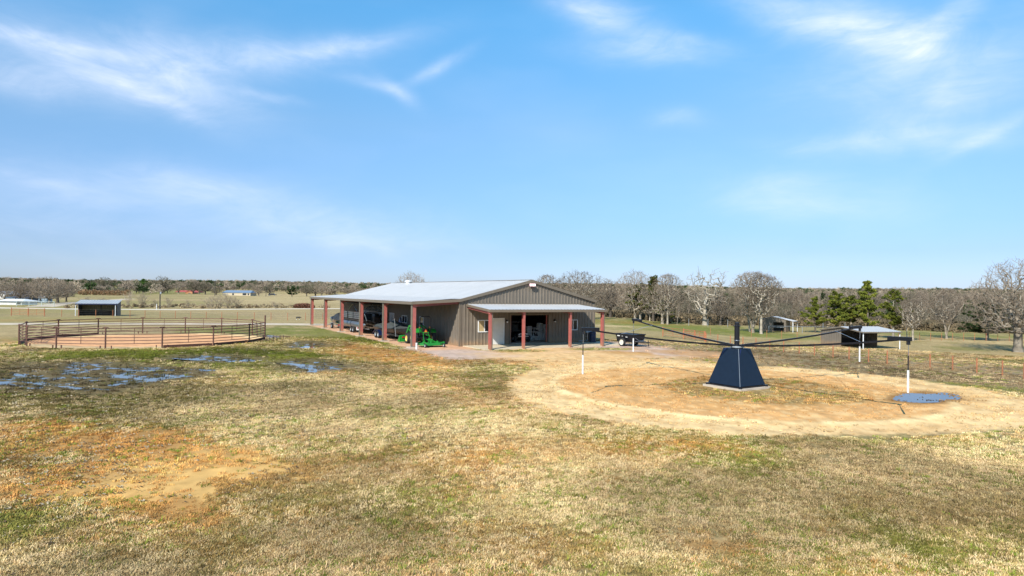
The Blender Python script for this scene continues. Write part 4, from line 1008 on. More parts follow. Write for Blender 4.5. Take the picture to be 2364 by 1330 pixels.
for i in range(15):
    a0, a1 = PA[i], PA[(i + 1) % 15] + (2 * math.pi if i == 14 else 0)
    p0 = Vector((PR * math.cos(a0), PR * math.sin(a0), 0)); p1 = Vector((PR * math.cos(a1), PR * math.sin(a1), 0)); d = (p1 - p0).normalized(); p0 = p0 + d * .06; p1 = p1 - d * .06
    pan = empty('panel', p0, math.atan2(d.y, d.x)); pan.parent = pen; L_ = (p1 - p0).length
    for k in range(6):
        z = .34 + k * (ZT - .34) / 5
        MB().tube([(0, 0, z), (L_ * .5, 0, z - .008), (L_, 0, z)], .027 if k < 5 else .033, 6).build('rail', rust, pan)
    for u in ((.5,) if L_ < 5 else (.33, .66)): MB().tube([(L_ * u, 0, .32), (L_ * u, 0, ZT)], .02, 6).build('upright', rust, pan)
    for u in (.3, L_ - .3): MB().box(u - .035, u + .035, -.03, .03, -.05, .22).build('stub_leg', rust, pan)
    if i in (3, 4, 5, 11, 12, 13): MB().box(.02, L_ - .02, -.02, .02, -.03, .20).build('kick_board', mat('brown_board', (.11, .045, .03), .7, 0, .3), pan)

# ------------------------------------------------------------------ fences
fw = rustpost


def fence(name, pts, spacing, h, label, strands=(.25, .5, .75, 1.0), pr=.035, pm=None, wr=.006, px_posts=None, wm_=None):
    P = [Vector(p) for p in pts]; base = P[0].copy(); base.z = 0
    f = empty(name, base, 0, label, 'fence'); allp = []
    if px_posts: allp = P
    else:
        for i in range(len(P) - 1):
            n = max(1, round((P[i + 1] - P[i]).length / spacing))
            for k in range(n): allp.append(P[i].lerp(P[i + 1], k / n))
        allp.append(P[-1])
    me = MB().tube([(0, 0, -.1), (0, 0, h)], pr, 6).mesh('post', pm or fw)
    for p in allp:
        o = bpy.data.objects.new('post', me); COL.objects.link(o); o.parent = f; o.location = (p.x - base.x, p.y - base.y, GZ(p.x, p.y))
    for s_ in strands:
        mb = MB(); mb.tube([Vector((p.x - base.x, p.y - base.y, GZ(p.x, p.y) + h * s_ * .97)) for p in allp[::2] + ([allp[-1]] if len(allp) % 2 == 0 else [])], wr, 4, False); mb.build('wire', wm_ or wire, f)
    return f


fence('pasture_fence', [G(103, 731), G(300, 734), G(548, 739), G(664, 740), G(745, 739.5), G(900, 739)], 2.4, 1.1, 'thin wire fence on rusty posts running across the field behind the round pen')
fence('pasture_fence', [G(-60, 729.5), G(26, 729.5)], 2.4, 1.1, 'short end of wire fence left of the rusty field gate')
gp = [(2364, 875), (2314, 868), (2255, 861), (2199, 855), (2147, 850), (2097, 845), (2048, 840), (2005, 835.5), (1960, 830.5), (1923, 826), (1880, 821), (1845, 817), (1809, 813), (1777, 809), (1745, 805), (1715, 801.5), (1686, 798), (1657, 794), (1630, 790.5)]
fence('paddock_fence', [G(*p) for p in gp], 0, .86, 'orange pipe-post wire fence along the paddock behind the horse walker', px_posts=True, pr=.038, wr=.006)
fence('back_fence', [G(1640, 775), G(1700, 777), G(1770, 780), G(1840, 784), G(1895, 787)], 1.9, .8, 'faint orange-post fence in the pasture between the gnarled oak and the near right shed', pr=.022, strands=(.5, 1.))
fence('tree_line_fence', [G(2075, 783), G(2123, 785.5), G(2250, 787), G(2330, 788), G(2400, 789)], 1.05, .78, 'orange-post fence below the bare trees on the far right pasture', pr=.022, strands=(.4, .7, 1.))
fence('woodland_fence', [G(1590, 752), G(1680, 755), G(1760, 757), G(1900, 760), G(2060, 768)], 3.2, 1.0, 'grey wire fence along the edge of the bare woodland', pr=.03, pm=galv_dull)
pf = fence('shed_rail_fence', [G(1775, 768), G(1930, 771)], 3.2, .8, 'low pale pipe rail between the two right hand sheds', strands=(1.0,), pr=.03, wr=.02, pm=galv_dull, wm_=galv_dull)


def gate(pxs, h, label, rails=5):
    P = [G(*p) for p in pxs]; g = empty('field_gate', P[0], 0, label, 'gate')
    for p in P: q = p - P[0]; MB().tube([(q.x, q.y, -.1), (q.x, q.y, h * 1.06)], .045, 8).build('gate_post', fw, g)
    for i in range(len(P) - 1):
        a, b_ = P[i] - P[0], P[i + 1] - P[0]; d = (b_ - a).normalized() * .08
        lf = empty('gate_leaf', a); lf.parent = g; v = b_ - a
        for k in range(rails): z = h * (.2 + .78 * k / (rails - 1)); MB().tube([d + Vector((0, 0, z)), v - d + Vector((0, 0, z))], .022, 6).build('rail', fw, lf)
        for e in (d, v - d, v * .5): MB().tube([e + Vector((0, 0, h * .2)), e + Vector((0, 0, h * .98))], .022, 6).build('upright', fw, lf)
    return g


gate([(26, 729.5), (65, 730.5), (103, 731)], 1.12, 'wide rusty orange pipe gate in the far left field fence')
gate([(1530, 777), (1578, 783), (1628, 790)], .95, 'orange pipe gate in the pasture right of the barn')
gate([(1578, 779), (1604, 784), (1626, 787)], .85, 'second orange pipe gate leaning just behind the pasture gate')
cp = empty('mesh_fence', G(728, 736), 0, 'tall wire mesh panel in the field seen past the far end of the lean-to', 'fence panel')
v = G(792, 736) - G(728, 736); mb = MB()
for k in range(33): p = v * (k / 32); mb.tube([(p.x, p.y, 0), (p.x, p.y, 1.35)], .008, 4, False)
for k in range(7): mb.tube([(0, 0, .05 + k * .21), (v.x, v.y, .05 + k * .21)], .008, 4, False)
tag(mb.build('mesh_wires', wire, cp), kind='stuff'); MB().tube([(0, 0, 1.36), (v.x, v.y, 1.36)], .02, 5).build('top_rail', wire, cp)

# ------------------------------------------------------------------ sheds


def shed3(A, P, ridge_vec, ze, zr, zf, label, back_frac=.5, posts=True, lower=True):
    """open-fronted shed: profile runs from back A to front eave P, the ridge goes along ridge_vec"""
    A, P = Vector((A.x, A.y, 0)), Vector((P.x, P.y, 0)); ln = (P - A).length; ang = math.atan2((P - A).y, (P - A).x)
    sh = empty('livestock_shed', A, ang, label, 'shed'); LR = ridge_vec
    rx = ln * back_frac
    top = lambda x: ze + (zr - ze) * min(x / rx, 1)
    MB().ribs((0, 0, 0), (1, 0, 0), (0, 0, 1), (0, -1, 0), rx, 0, .2, .02, vtop=top).build('end_wall', slate, sh)
    MB().ribs((0, LR, 0), (1, 0, 0), (0, 0, 1), (0, 1, 0), rx, 0, .2, .02, vtop=top).build('end_wall', slate, sh)
    MB().ribs((0, 0, 0), (0, 1, 0), (0, 0, 1), (-1, 0, 0), LR, ze, .2, .02).build('back_wall', shed_in, sh)
    s0 = Vector((rx + .05, 0, zr - ze)); s1 = Vector((ln - rx + .1, 0, zf - zr))
    n0 = Vector((-s0.z, 0, s0.x)).normalized(); n1 = Vector((-s1.z, 0, s1.x)).normalized()
    MB().ribs((-.05, -.08, ze), (0, 1, 0), s0.normalized(), n0, LR + .16, s0.length, .23, .018).build('roof_slope', galv, sh)
    MB().ribs((rx, -.08, zr), (0, 1, 0), s1.normalized(), n1, LR + .16, s1.length, .23, .018).build('roof_slope', galv, sh)
    mb = MB(); mb.bar((-.05, -.1, ze - .05), (rx, -.1, zr - .05), .03, .1); mb.bar((rx, -.1, zr - .05), (ln + .08, -.1, zf - .05), .03, .1); mb.build('rake_trim', slatetrim, sh)
    MB().bar((ln + .1, -.1, zf - .05), (ln + .1, LR + .1, zf - .05), .04, .1).build('eave_beam', slatetrim, sh)
    MB().poly([(rx, .02, zr - .04), (ln + .05, .02, zf - .04), (ln + .05, LR - .02, zf - .04), (rx, LR - .02, zr - .04)]).build('ceiling', shed_in, sh)
    mb = MB(); mb.bar((.06, LR / 2, 0), (.06, LR / 2, ze), .1); mb.build('stud', black, sh)
    MB().box(.03, .07, .05, LR - .05, .02, ze * .42).build('kick_board', mat('dark_board', (.045, .035, .03), .8), sh)
    for y in (.04, LR - .04): MB().tube([(ln - .02, y, -.1), (ln - .02, y, zf - .06)], .04, 8).build('post', white if posts else galv_dull, sh)
    return sh


A2 = Vector((27.35, 57.9, 0)); P2 = Vector((28.6, 53.3, 0))
shed3(A2, P2, 3.75, 1.40, 1.76, 1.45, 'near brown shed with silver roof and open front behind the horse walker', .5)
A1 = G(1762, 765); P1 = G(1817, 768.5)
# small closed shed with a doorway, further back
A1 = Vector((30.3, 80.2, 0)); e1 = Vector((.80, -.60, 0)); S1 = empty('field_shed', A1, math.atan2(e1.y, e1.x), 'small brown shed with a dark doorway beside pale tree trunks', 'shed')
w1 = 3.1; tp = lambda x: 1.38 + .42 * (1 - abs(x - w1 / 2) / (w1 / 2))
MB().ribs((0, 0, 0), (1, 0, 0), (0, 0, 1), (0, -1, 0), w1, 0, .2, .02, openings=[(w1 * .54, w1 * .93, 0, 1.15)], vtop=tp).build('front_wall', slate, S1)
MB().box(0, w1, 1.95, 2.0, 0, 1.3).build('back_wall', shed_in, S1); MB().box(-.02, .02, 0, 2, 0, 1.36).build('side_wall', slate, S1); MB().box(w1 - .02, w1 + .02, 0, 2, 0, 1.36).build('side_wall', slate, S1)
sv = Vector((w1 / 2 + .9, 0, -.42 - .10)); MB().ribs((w1 / 2, -.08, 1.82), (0, 1, 0), sv.normalized(), Vector((-sv.z, 0, sv.x)).normalized(), 2.2, sv.length, .23, .018).build('roof_slope', galv, S1)
sv = Vector((-w1 / 2 - .05, 0, -.42)); MB().ribs((w1 / 2, -.08, 1.82), (0, 1, 0), sv.normalized(), Vector((sv.z, 0, -sv.x)).normalized(), 2.2, sv.length, .23, .018).build('roof_slope', galv, S1)
mb = MB(); mb.bar((w1 + .9, -.1, 1.24), (w1 + .9, 2.15, 1.24), .04, .1); mb.build('eave_beam', black, S1)
for y in (0, 2.05): MB().tube([(w1 + .82, y, -.05), (w1 + .82, y, 1.2)], .04, 8).build('post', white, S1)
MB().bar((w1 * .54, -.03, .55), (w1 * .93, -.03, .55), .03, .05).build('door_rail', galv_dull, S1)

SL = empty('loafing_shed', G(178, 729.6), math.radians(20), 'dark three-sided shed with ribbed silver roof in the far left field', 'shed')
MB().ribs((0, 2.6, 0), (1, 0, 0), (0, 0, 1), (0, -1, 0), 5.75, 2.0, .28, .03).build('back_wall', mat('translucent_tan_sheet', (.16, .15, .10), .6), SL)
MB().box(0, 5.75, 2.5, 2.56, 0, .72).build('kick_board', mat('dark_board', (.045, .035, .03), .8), SL)
MB().box(2.8, 2.92, 2.42, 2.52, 0, 2.0).build('stud', black, SL)
MB().hull8([(5.75, 0, 0), (5.82, 0, 0), (5.82, 2.6, 0), (5.75, 2.6, 0), (5.75, 0, 1.82), (5.82, 0, 1.82), (5.82, 2.6, 2.2), (5.75, 2.6, 2.2)]).build('end_wall', mat('dark_navy_sheet', (.03, .035, .05), .5), SL)
MB().hull8([(-.02, .5, 0), (.05, .5, 0), (.05, 2.6, 0), (-.02, 2.6, 0), (-.02, .5, 1.9), (.05, .5, 1.9), (.05, 2.6, 2.2), (-.02, 2.6, 2.2)]).build('end_wall', mat('dark_navy_sheet', (.03, .035, .05), .5), SL)
sv = Vector((0, 3.0, .52)); MB().ribs((-.3, -.25, 1.84), (1, 0, 0), sv.normalized(), Vector((0, -.52, 3)).normalized(), 6.25, sv.length, .42, .035).build('roof', galv, SL)
MB().bar((-.32, -.27, 1.77), (5.97, -.27, 1.77), .06, .16).build('eave_beam', mat('navy_trim', (.015, .02, .06), .5), SL)
for x in (-.2, 5.6): MB().tube([(x, -.15, -.05), (x, -.15, 1.72)], .06, 8).build('post', white, SL)

SL.scale = (.885, 1, 1)

# ------------------------------------------------------------------ black spreader trailer right of the barn
st = empty('spreader_trailer', G(1437, 799), math.radians(-52), 'black manure spreader trailer with a cream wheel parked right of the porch', 'trailer')
mb = MB(); mb.hull8([(-.7, .1, .36), (1.25, .1, .36), (1.25, 1.15, .36), (-.7, 1.15, .36), (-.75, -.02, .98), (1.3, -.02, .98), (1.3, 1.27, .98), (-.75, 1.27, .98)]); mb.build('box', blackm, st)
mb = MB(); mb.bar((-.78, -.05, .99), (1.33, -.05, .99), .07); mb.bar((-.78, 1.3, .99), (1.33, 1.3, .99), .07); mb.bar((1.33, -.05, .99), (1.33, 1.3, .99), .07); mb.bar((-.78, -.05, .99), (-.78, 1.3, .99), .07); mb.build('top_rail', black, st)
mb = MB(); mb.bar((1.2, .3, .4), (2.3, .62, .42), .08); mb.bar((1.2, .95, .4), (2.3, .62, .42), .08); mb.bar((2.2, .62, .1), (2.2, .62, .55), .05); mb.bar((-.8, .5, .3), (-.5, .5, .3), .06); mb.build('tongue', black, st)
wheel(st, (.1, -.16, .34), .34, .18, mat('cream_wheel', (.72, .68, .55), .5), (0, 1, 0), rimfrac=.66); wheel(st, (.1, 1.42, .34), .34, .18, mat('cream_wheel', (.72, .68, .55), .5), (0, 1, 0), rimfrac=.66)
for (x0, x1, z0, z1) in ((-.55, -.28, .80, .88), (-.05, .03, .80, .92), (.35, .55, .74, .79)): MB().box(x0, x1, -.035, -.01, z0, z1).build('decal', white, st)
mb = MB(); mb.tube([(1.36, .0, .75), (1.42, .4, .5), (1.42, .9, .5), (1.36, 1.25, .75)], .018, 6); mb.bar((1.3, .1, .45), (1.5, 1.1, .45), .05); mb.build('chain', chrome, st)

# tined harrow by the pen
hr_ = empty('tine_harrow', G(631, 786), math.radians(20), 'rusty implement with a row of curved tines beside the round pen', 'implement')
MB().tube([(-.85, 0, .33), (.85, 0, .33)], .03, 6).build('tool_bar', rust, hr_)
tm = MB().tube([(0, 0, .33), (0, .12, .42), (0, .26, .34), (0, .27, .15), (0, .1, .0)], .022, 5).mesh('tine', black)
for k in range(7): o = bpy.data.objects.new('tine', tm); COL.objects.link(o); o.parent = hr_; o.location = (-.8 + k * .267, 0, 0)
MB().bar((.85, 0, .33), (1.35, .1, .28), .05).build('draw_bar', rust, hr_)

# black and white dog
dg = empty('dog', G(688, 738.5), math.radians(8), 'black and white dog standing with lowered head in the far field', 'dog')


def skin(name, verts, edges, m, parent, sub=1):
    me = bpy.data.meshes.new(name); me.from_pydata([v[:3] for v in verts], edges, []); me.materials.append(m)
    o = bpy.data.objects.new(name, me); COL.objects.link(o); o.parent = parent
    md = o.modifiers.new('skin', 'SKIN'); md.use_smooth_shade = True
    for i, v in enumerate(verts): me.skin_vertices[0].data[i].radius = (v[3], v[3])
    me.skin_vertices[0].data[0].use_root = True
    s_ = o.modifiers.new('sub', 'SUBSURF'); s_.levels = s_.render_levels = sub
    return o


dv = [(.25, 0, .62, .16), (0, 0, .60, .15), (-.28, 0, .62, .14), (.45, 0, .62, .10), (.62, 0, .52, .085), (.78, 0, .44, .045),
      (.27, .1, .36, .05), (.25, .1, .02, .03), (.27, -.1, .36, .05), (.30, -.1, .02, .03), (-.32, .1, .40, .07), (-.24, .1, .26, .035), (-.34, .1, .18, .03), (-.32, .1, .02, .028),
      (-.32, -.1, .40, .07), (-.26, -.1, .26, .035), (-.38, -.1, .18, .03), (-.36, -.1, .02, .028), (-.45, 0, .60, .03), (-.62, 0, .45, .02)]
ed = [(0, 1), (1, 2), (0, 3), (3, 4), (4, 5), (0, 6), (6, 7), (0, 8), (8, 9), (2, 10), (10, 11), (11, 12), (12, 13), (2, 14), (14, 15), (15, 16), (16, 17), (2, 18), (18, 19)]
skin('body', dv, ed, skin_k, dg)
mb = MB()
for s in (-1, 1): mb.poly([(.60, s * .06, .58), (.56, s * .10, .50), (.63, s * .09, .48)])
mb.build('ears', skin_k, dg)
mb = MB()
for x, y in ((.25, .1), (.30, -.1), (-.32, .1), (-.36, -.1)): mb.lathe((x, y, 0), (0, 0, 1), [(.04, 0), (.04, .14), (.035, .22)], 8)
mb.build('white_socks', white, dg); dg.scale = (.62, .62, .62)

# utility poles
def pole(px, by, ty, r, label, box=False):
    p = G(px, by); h = CAM_H + (AT(px, ty, p.y).z - CAM_H)
    u = empty('utility_pole', (p.x, p.y, GZ(p.x, p.y)), 0, label, 'pole')
    MB().tube([(0, 0, -.2), (0, 0, h)], [r, r * .8], 8).build('shaft', mat('dark_pole_wood', (.06, .05, .045), .8), u)
    if box: MB().lathe((.2, -.1, h - .5), (0, 0, 1), [(.001, 0), (.16, 0), (.16, .4), (.001, .42)], 10).build('transformer', galv_dull, u); MB().bar((-.5, 0, h - .1), (.5, 0, h - .1), .08).build('crossarm', wood, u)
    return u


pole(369, 714, 673, .13, 'dark pole with a crossarm beside the far pale road', True)
pole(496, 684, 648, .2, 'thin distant pole left of the blue roofed building'); pole(614, 683, 652, .2, 'thin distant pole right of the blue roofed building')
mk = empty('marker_post', G(361.5, 716), 0, 'white marker post at the foot of the dark pole', 'post'); MB().tube([(0, 0, 0), (0, 0, 1.1)], .07, 8).build('tube', white, mk); MB().lathe((0, 0, 1.1), (0, 0, 1), [(.08, 0), (.08, .08), (.001, .1)], 8).build('cap', white, mk)

# ------------------------------------------------------------------ far buildings


def house(name, px0, px1, yb, yt, ye, depth, wallm, roofm, label, cat='house', rot=0., wins=(), gable=False, porch=False):
    p0, p1 = G(px0, yb), G(px1, yb); Y_ = (p0.y + p1.y) / 2; p0 = AT(px0, yb, Y_); p1 = AT(px1, yb, Y_)
    zb_ = GZ(p0.x, p0.y); w_ = p1.x - p0.x; zt_ = AT(px0, yt, Y_).z - zb_; ze_ = AT(px0, ye, Y_).z - zb_
    h = empty(name, (p0.x, p0.y, zb_), rot, label, cat)
    MB().box(0, w_, 0, depth, -.3, ze_).build('wall', wallm, h)
    ov = .4
    if gable:
        mb = MB(); mb.poly([(0, -.01, ze_), (w_, -.01, ze_), (w_ / 2, -.01, zt_)]); mb.build('gable_wall', wallm, h)
        mb = MB(); mb.hull8([(-ov, -ov, ze_ - .15), (w_ / 2, -ov, zt_), (w_ / 2, depth + ov, zt_), (-ov, depth + ov, ze_ - .15), (-ov, -ov, ze_), (w_ / 2, -ov, zt_ + .15), (w_ / 2, depth + ov, zt_ + .15), (-ov, depth + ov, ze_)])
        mb.hull8([(w_ + ov, -ov, ze_ - .15), (w_ / 2, -ov, zt_), (w_ / 2, depth + ov, zt_), (w_ + ov, depth + ov, ze_ - .15), (w_ + ov, -ov, ze_), (w_ / 2, -ov, zt_ + .15), (w_ / 2, depth + ov, zt_ + .15), (w_ + ov, depth + ov, ze_)]); mb.build('roof', roofm, h)
    else:
        mb = MB(); mb.hull8([(-ov, -ov, ze_), (w_ + ov, -ov, ze_), (w_ + ov, depth + ov, ze_), (-ov, depth + ov, ze_), (ov * 2, depth / 2 - .1, zt_), (w_ - ov * 2, depth / 2 - .1, zt_), (w_ - ov * 2, depth / 2 + .1, zt_), (ov * 2, depth / 2 + .1, zt_)]); mb.build('roof', roofm, h)
    for (a, b_, c, d) in wins:
        f = MB().box(w_ * a, w_ * b_, -.06, .02, ze_ * c, ze_ * d).build('window', white, h); MB().box(w_ * a + .06, w_ * b_ - .06, -.08, -.062, ze_ * c + .06, ze_ * d - .06).build('pane', glass, f)
    return h


house('ranch_house', 404, 458, 677.5, 670, 674, 12, brick, redroof, 'long low house with a red roof behind bare oaks far left', wins=((.08, .16, .3, .8), (.3, .4, .3, .8), (.8, .9, .3, .8)))
house('garage', 428, 447, 678.5, 671.5, 675, 8, mat('orange_brick', (.5, .22, .1), .8), redroof, 'orange brick gable in front of the red roofed house', 'garage', gable=True, wins=((.35, .65, .05, .7),))
house('farm_building', 513, 578, 681.5, 670, 675.5, 12, mat('cream_wall', (.55, .46, .32), .8), blueroof, 'long building with a blue grey metal roof across the far field', 'building', wins=((.35, .42, .1, .8), (.72, .86, .1, .85), (.9, .96, .1, .8)))
house('mobile_home', 329, 345, 674, 665.5, 667, 5, white, darkroof, 'white mobile home beside the round bright green tree', 'mobile home', wins=((.2, .35, .4, .75), (.6, .75, .4, .75)))
house('distant_house', 258, 296, 657.5, 649.5, 653, 12, brick, redroof, 'distant house with a faded red roof on the wooded ridge at left', wins=((.2, .3, .3, .8),)) if False else None
house('white_barn', -14, 11, 689, 673, 680, 7, white, galv, 'white gabled barn at the left edge among the oaks', 'barn', gable=True)
house('farmhouse', 34, 66, 697, 670, 687, 7, mat('grey_blue_wall', (.16, .19, .24), .7), darkroof, 'grey blue farmhouse with a dark roof behind the left oaks', wins=((.1, .22, .2, .8), (.4, .5, .2, .8), (.7, .82, .2, .8)))
house('open_carport', -10, 50, 704, 690, 695, 5, mat('pale_sheet', (.62, .62, .58), .6), white, 'low white roofed carport at the far left edge', 'carport', wins=((.78, .98, .05, .9),))
house('storage_shed', 88.5, 108, 698.5, 684.5, 686.5, 2.2, mat('blue_white_sheet', (.45, .55, .62), .6), white, 'small pale blue shed between the left oaks', 'shed', wins=((.15, .35, .3, .8),))
house('yellow_house', 2132, 2150, 691, 676, 681.5, 8, cream, darkroof, 'cream yellow house with a dark roof on the right woodland ridge', wins=((.15, .3, .3, .8), (.6, .75, .3, .8)))
fence('white_rail_fence', [G(38, 707), G(125, 708)], 2.6, 1.1, 'pale rail fence in front of the left farm', pr=.06, wr=.04, pm=mat('pale_rail', (.5, .55, .5), .7), strands=(.35, .65, 1.), wm_=mat('pale_rail', (.5, .55, .5), .7))
car = empty('parked_car', G(628, 682.5), 0, 'dark car parked at the far field edge under the trees', 'car')
mb = MB(); mb.loft([[(x, y, z) for (y, z) in ((0, .4), (0, .95), (1.8, .95), (1.8, .4))] for x in (-3, 3)]); mb.build('body', black, car)
MB().hull8([(-1.8, .1, .95), (1.6, .1, .95), (1.6, 1.7, .95), (-1.8, 1.7, .95), (-1.2, .2, 1.7), (1.1, .2, 1.7), (1.1, 1.6, 1.7), (-1.2, 1.6, 1.7)]).build('cabin', glass, car)
for x in (-2, 2): wheel(car, (x, .05, .4), .4, .25, chrome, (0, 1, 0))

# ------------------------------------------------------------------ trees
def twig_mat(name, c1, c2, rough=.85):
    m = mat(name, c1, rough, 0, .2, .9, col2=c2, coords='Object')
    nt = m.node_tree; L = nt.links; b = nt.nodes['Principled BSDF']; src = b.inputs['Base Color'].links[0].from_socket
    oi = nt.nodes.new('ShaderNodeObjectInfo'); r = nt.nodes.new('ShaderNodeMapRange'); r.inputs[3].default_value = .72; r.inputs[4].default_value = 1.28; L.new(oi.outputs['Random'], r.inputs[0])
    v = nt.nodes.new('ShaderNodeVectorMath'); v.operation = 'SCALE'; L.new(src, v.inputs[0]); L.new(r.outputs[0], v.inputs['Scale']); L.new(v.outputs[0], b.inputs['Base Color'])
    b.inputs['Specular IOR Level'].default_value = .2
    return m


bark = twig_mat('grey_bark', (.21, .17, .12), (.36, .31, .24))
barkw = twig_mat('pale_bark', (.33, .275, .20), (.47, .41, .32))
barkd = twig_mat('dark_bark', (.085, .07, .055), (.16, .13, .10))
twigs = twig_mat('brown_twigs', (.20, .150, .105), (.31, .245, .18))
twigsd = twig_mat('olive_twigs', (.125, .105, .065), (.20, .175, .115))
twigsl = twig_mat('tan_twigs', (.36, .28, .19), (.46, .37, .27))
needle = twig_mat('juniper_needles', (.045, .082, .010), (.21, .215, .030))
needled = twig_mat('dark_needles', (.018, .045, .012), (.05, .08, .02))
needleo = twig_mat('rusty_needles', (.12, .085, .02), (.06, .09, .015))
leafy = twig_mat('bright_leaves', (.05, .13, .012), (.09, .19, .02))


def seg_mesh(name, segs, k, m):
    S = np.array([[*a, *b_, r0, r1] for (a, b_, r0, r1) in segs], float)
    p, q, r0, r1 = S[:, :3], S[:, 3:6], S[:, 6], S[:, 7]
    d = q - p; d /= np.linalg.norm(d, axis=1, keepdims=True) + 1e-9
    up = np.where(np.abs(d[:, 2:3]) > .9, np.array([[1., 0, 0]]), np.array([[0., 0, 1]])); x = np.cross(d, up); x /= np.linalg.norm(x, axis=1, keepdims=True); y = np.cross(d, x)
    a = np.arange(k) * 2 * np.pi / k; ring = x[:, None] * np.cos(a)[None, :, None] + y[:, None] * np.sin(a)[None, :, None]
    V = np.concatenate([p[:, None] + ring * r0[:, None, None], q[:, None] + ring * r1[:, None, None]], 1).reshape(-1, 3)
    n = len(S); base = (np.arange(n) * 2 * k)[:, None]; i = np.arange(k); j = (i + 1) % k
    F = np.stack([base + i, base + j, base + k + j, base + k + i], -1).reshape(-1, 4)
    me = bpy.data.meshes.new(name); me.vertices.add(len(V)); me.vertices.foreach_set('co', V.ravel()); me.loops.add(F.size); me.loops.foreach_set('vertex_index', F.ravel().astype(np.int32))
    me.polygons.add(len(F)); me.polygons.foreach_set('loop_start', np.arange(0, F.size, 4, dtype=np.int32)); me.polygons.foreach_set('loop_total', np.full(len(F), 4, np.int32)); me.update(calc_edges=True)
    me.polygons.foreach_set('use_smooth', [True] * len(F)); me.materials.append(m); return me


def grow_tree(seed, H, trunk=.25, R=.28, nl=6, lean=.0, levels=4, kids=(6, 5, 5, 4), lr=(.62, .5, .45, .45), ang=(.75, .75, .7, .7), gn=(.08, .22, .25, .25, .3), up=(.0, .08, .06, .05, .03), rr=(.45, .5, .55, .6), tmin=.014, stems=1):
    rn = random.Random(seed); segs = [[] for _ in range(levels + 1)]

    def rv(): return Vector((rn.gauss(0, 1), rn.gauss(0, 1), rn.gauss(0, 1)))

    def br(p, d, L, r, lev):
        n = (5, 6, 4, 3, 2)[lev] if lev < 5 else 2; q = p; first = trunk if lev == 0 else .2
        for i in range(n):
            d = (d + rv() * gn[lev] + Vector((0, 0, up[lev]))).normalized(); q2 = q + d * L / n; f0, f1 = 1 - i / n * .6, 1 - (i + 1) / n * .6
            ra, rb_ = max(r * f0, tmin), max(r * f1, tmin * .8); segs[lev].append((tuple(q), tuple(q2), ra, rb_))
            if lev < levels and (i + 1) / n > first:
                m = kids[lev] / n / (1 - first) ; c = int(m) + (rn.random() < m - int(m))
                for _ in range(c):
                    t = d.orthogonal().normalized(); t.rotate(Matrix.Rotation(rn.uniform(0, 6.283), 3, d)); a = ang[lev] * rn.uniform(.6, 1.3)
                    nd = (d * math.cos(a) + t * math.sin(a)).normalized(); s0 = q.lerp(q2, rn.random())
                    br(s0, nd, L * lr[lev] * rn.uniform(.6, 1.25) * (1 - .35 * i / n), rb_ * rr[lev] * rn.uniform(.8, 1.2), lev + 1)
            q = q2
        if lev < levels:
            for _ in range(2):
                nd = (d + rv() * .35).normalized(); br(q, nd, L * lr[lev] * rn.uniform(.7, 1.1), r * .4, lev + 1)
    for s_ in range(stems):
        a = 6.283 * s_ / max(stems, 1); l0 = lean if stems == 1 else .32
        br(Vector((.15 * math.cos(a) * (stems > 1), .15 * math.sin(a) * (stems > 1), -.1)), Vector((math.cos(a) * l0, math.sin(a) * l0, 1)).normalized(), H * (.5 if levels > 3 else .6) * rn.uniform(.9, 1.1), R, 0)
    base = [(a, b_, r0, r1) for (a, b_, r0, r1) in segs[0] + segs[1] + (segs[2] if levels > 3 else [])]
    if segs[0]: a, b_, r0, r1 = segs[0][0]; base.append(((a[0], a[1], -.15), (a[0], a[1], .35), r0 * 1.35, r0 * 1.02))
    tw = [s_ for l in segs[(3 if levels > 3 else 2):] for s_ in l]
    top = float(np.percentile([s_[1][2] for s_ in tw], 99.3)); w_ = float(np.percentile([abs(s_[1][0]) for s_ in tw], 96))
    return base, tw, top, w_


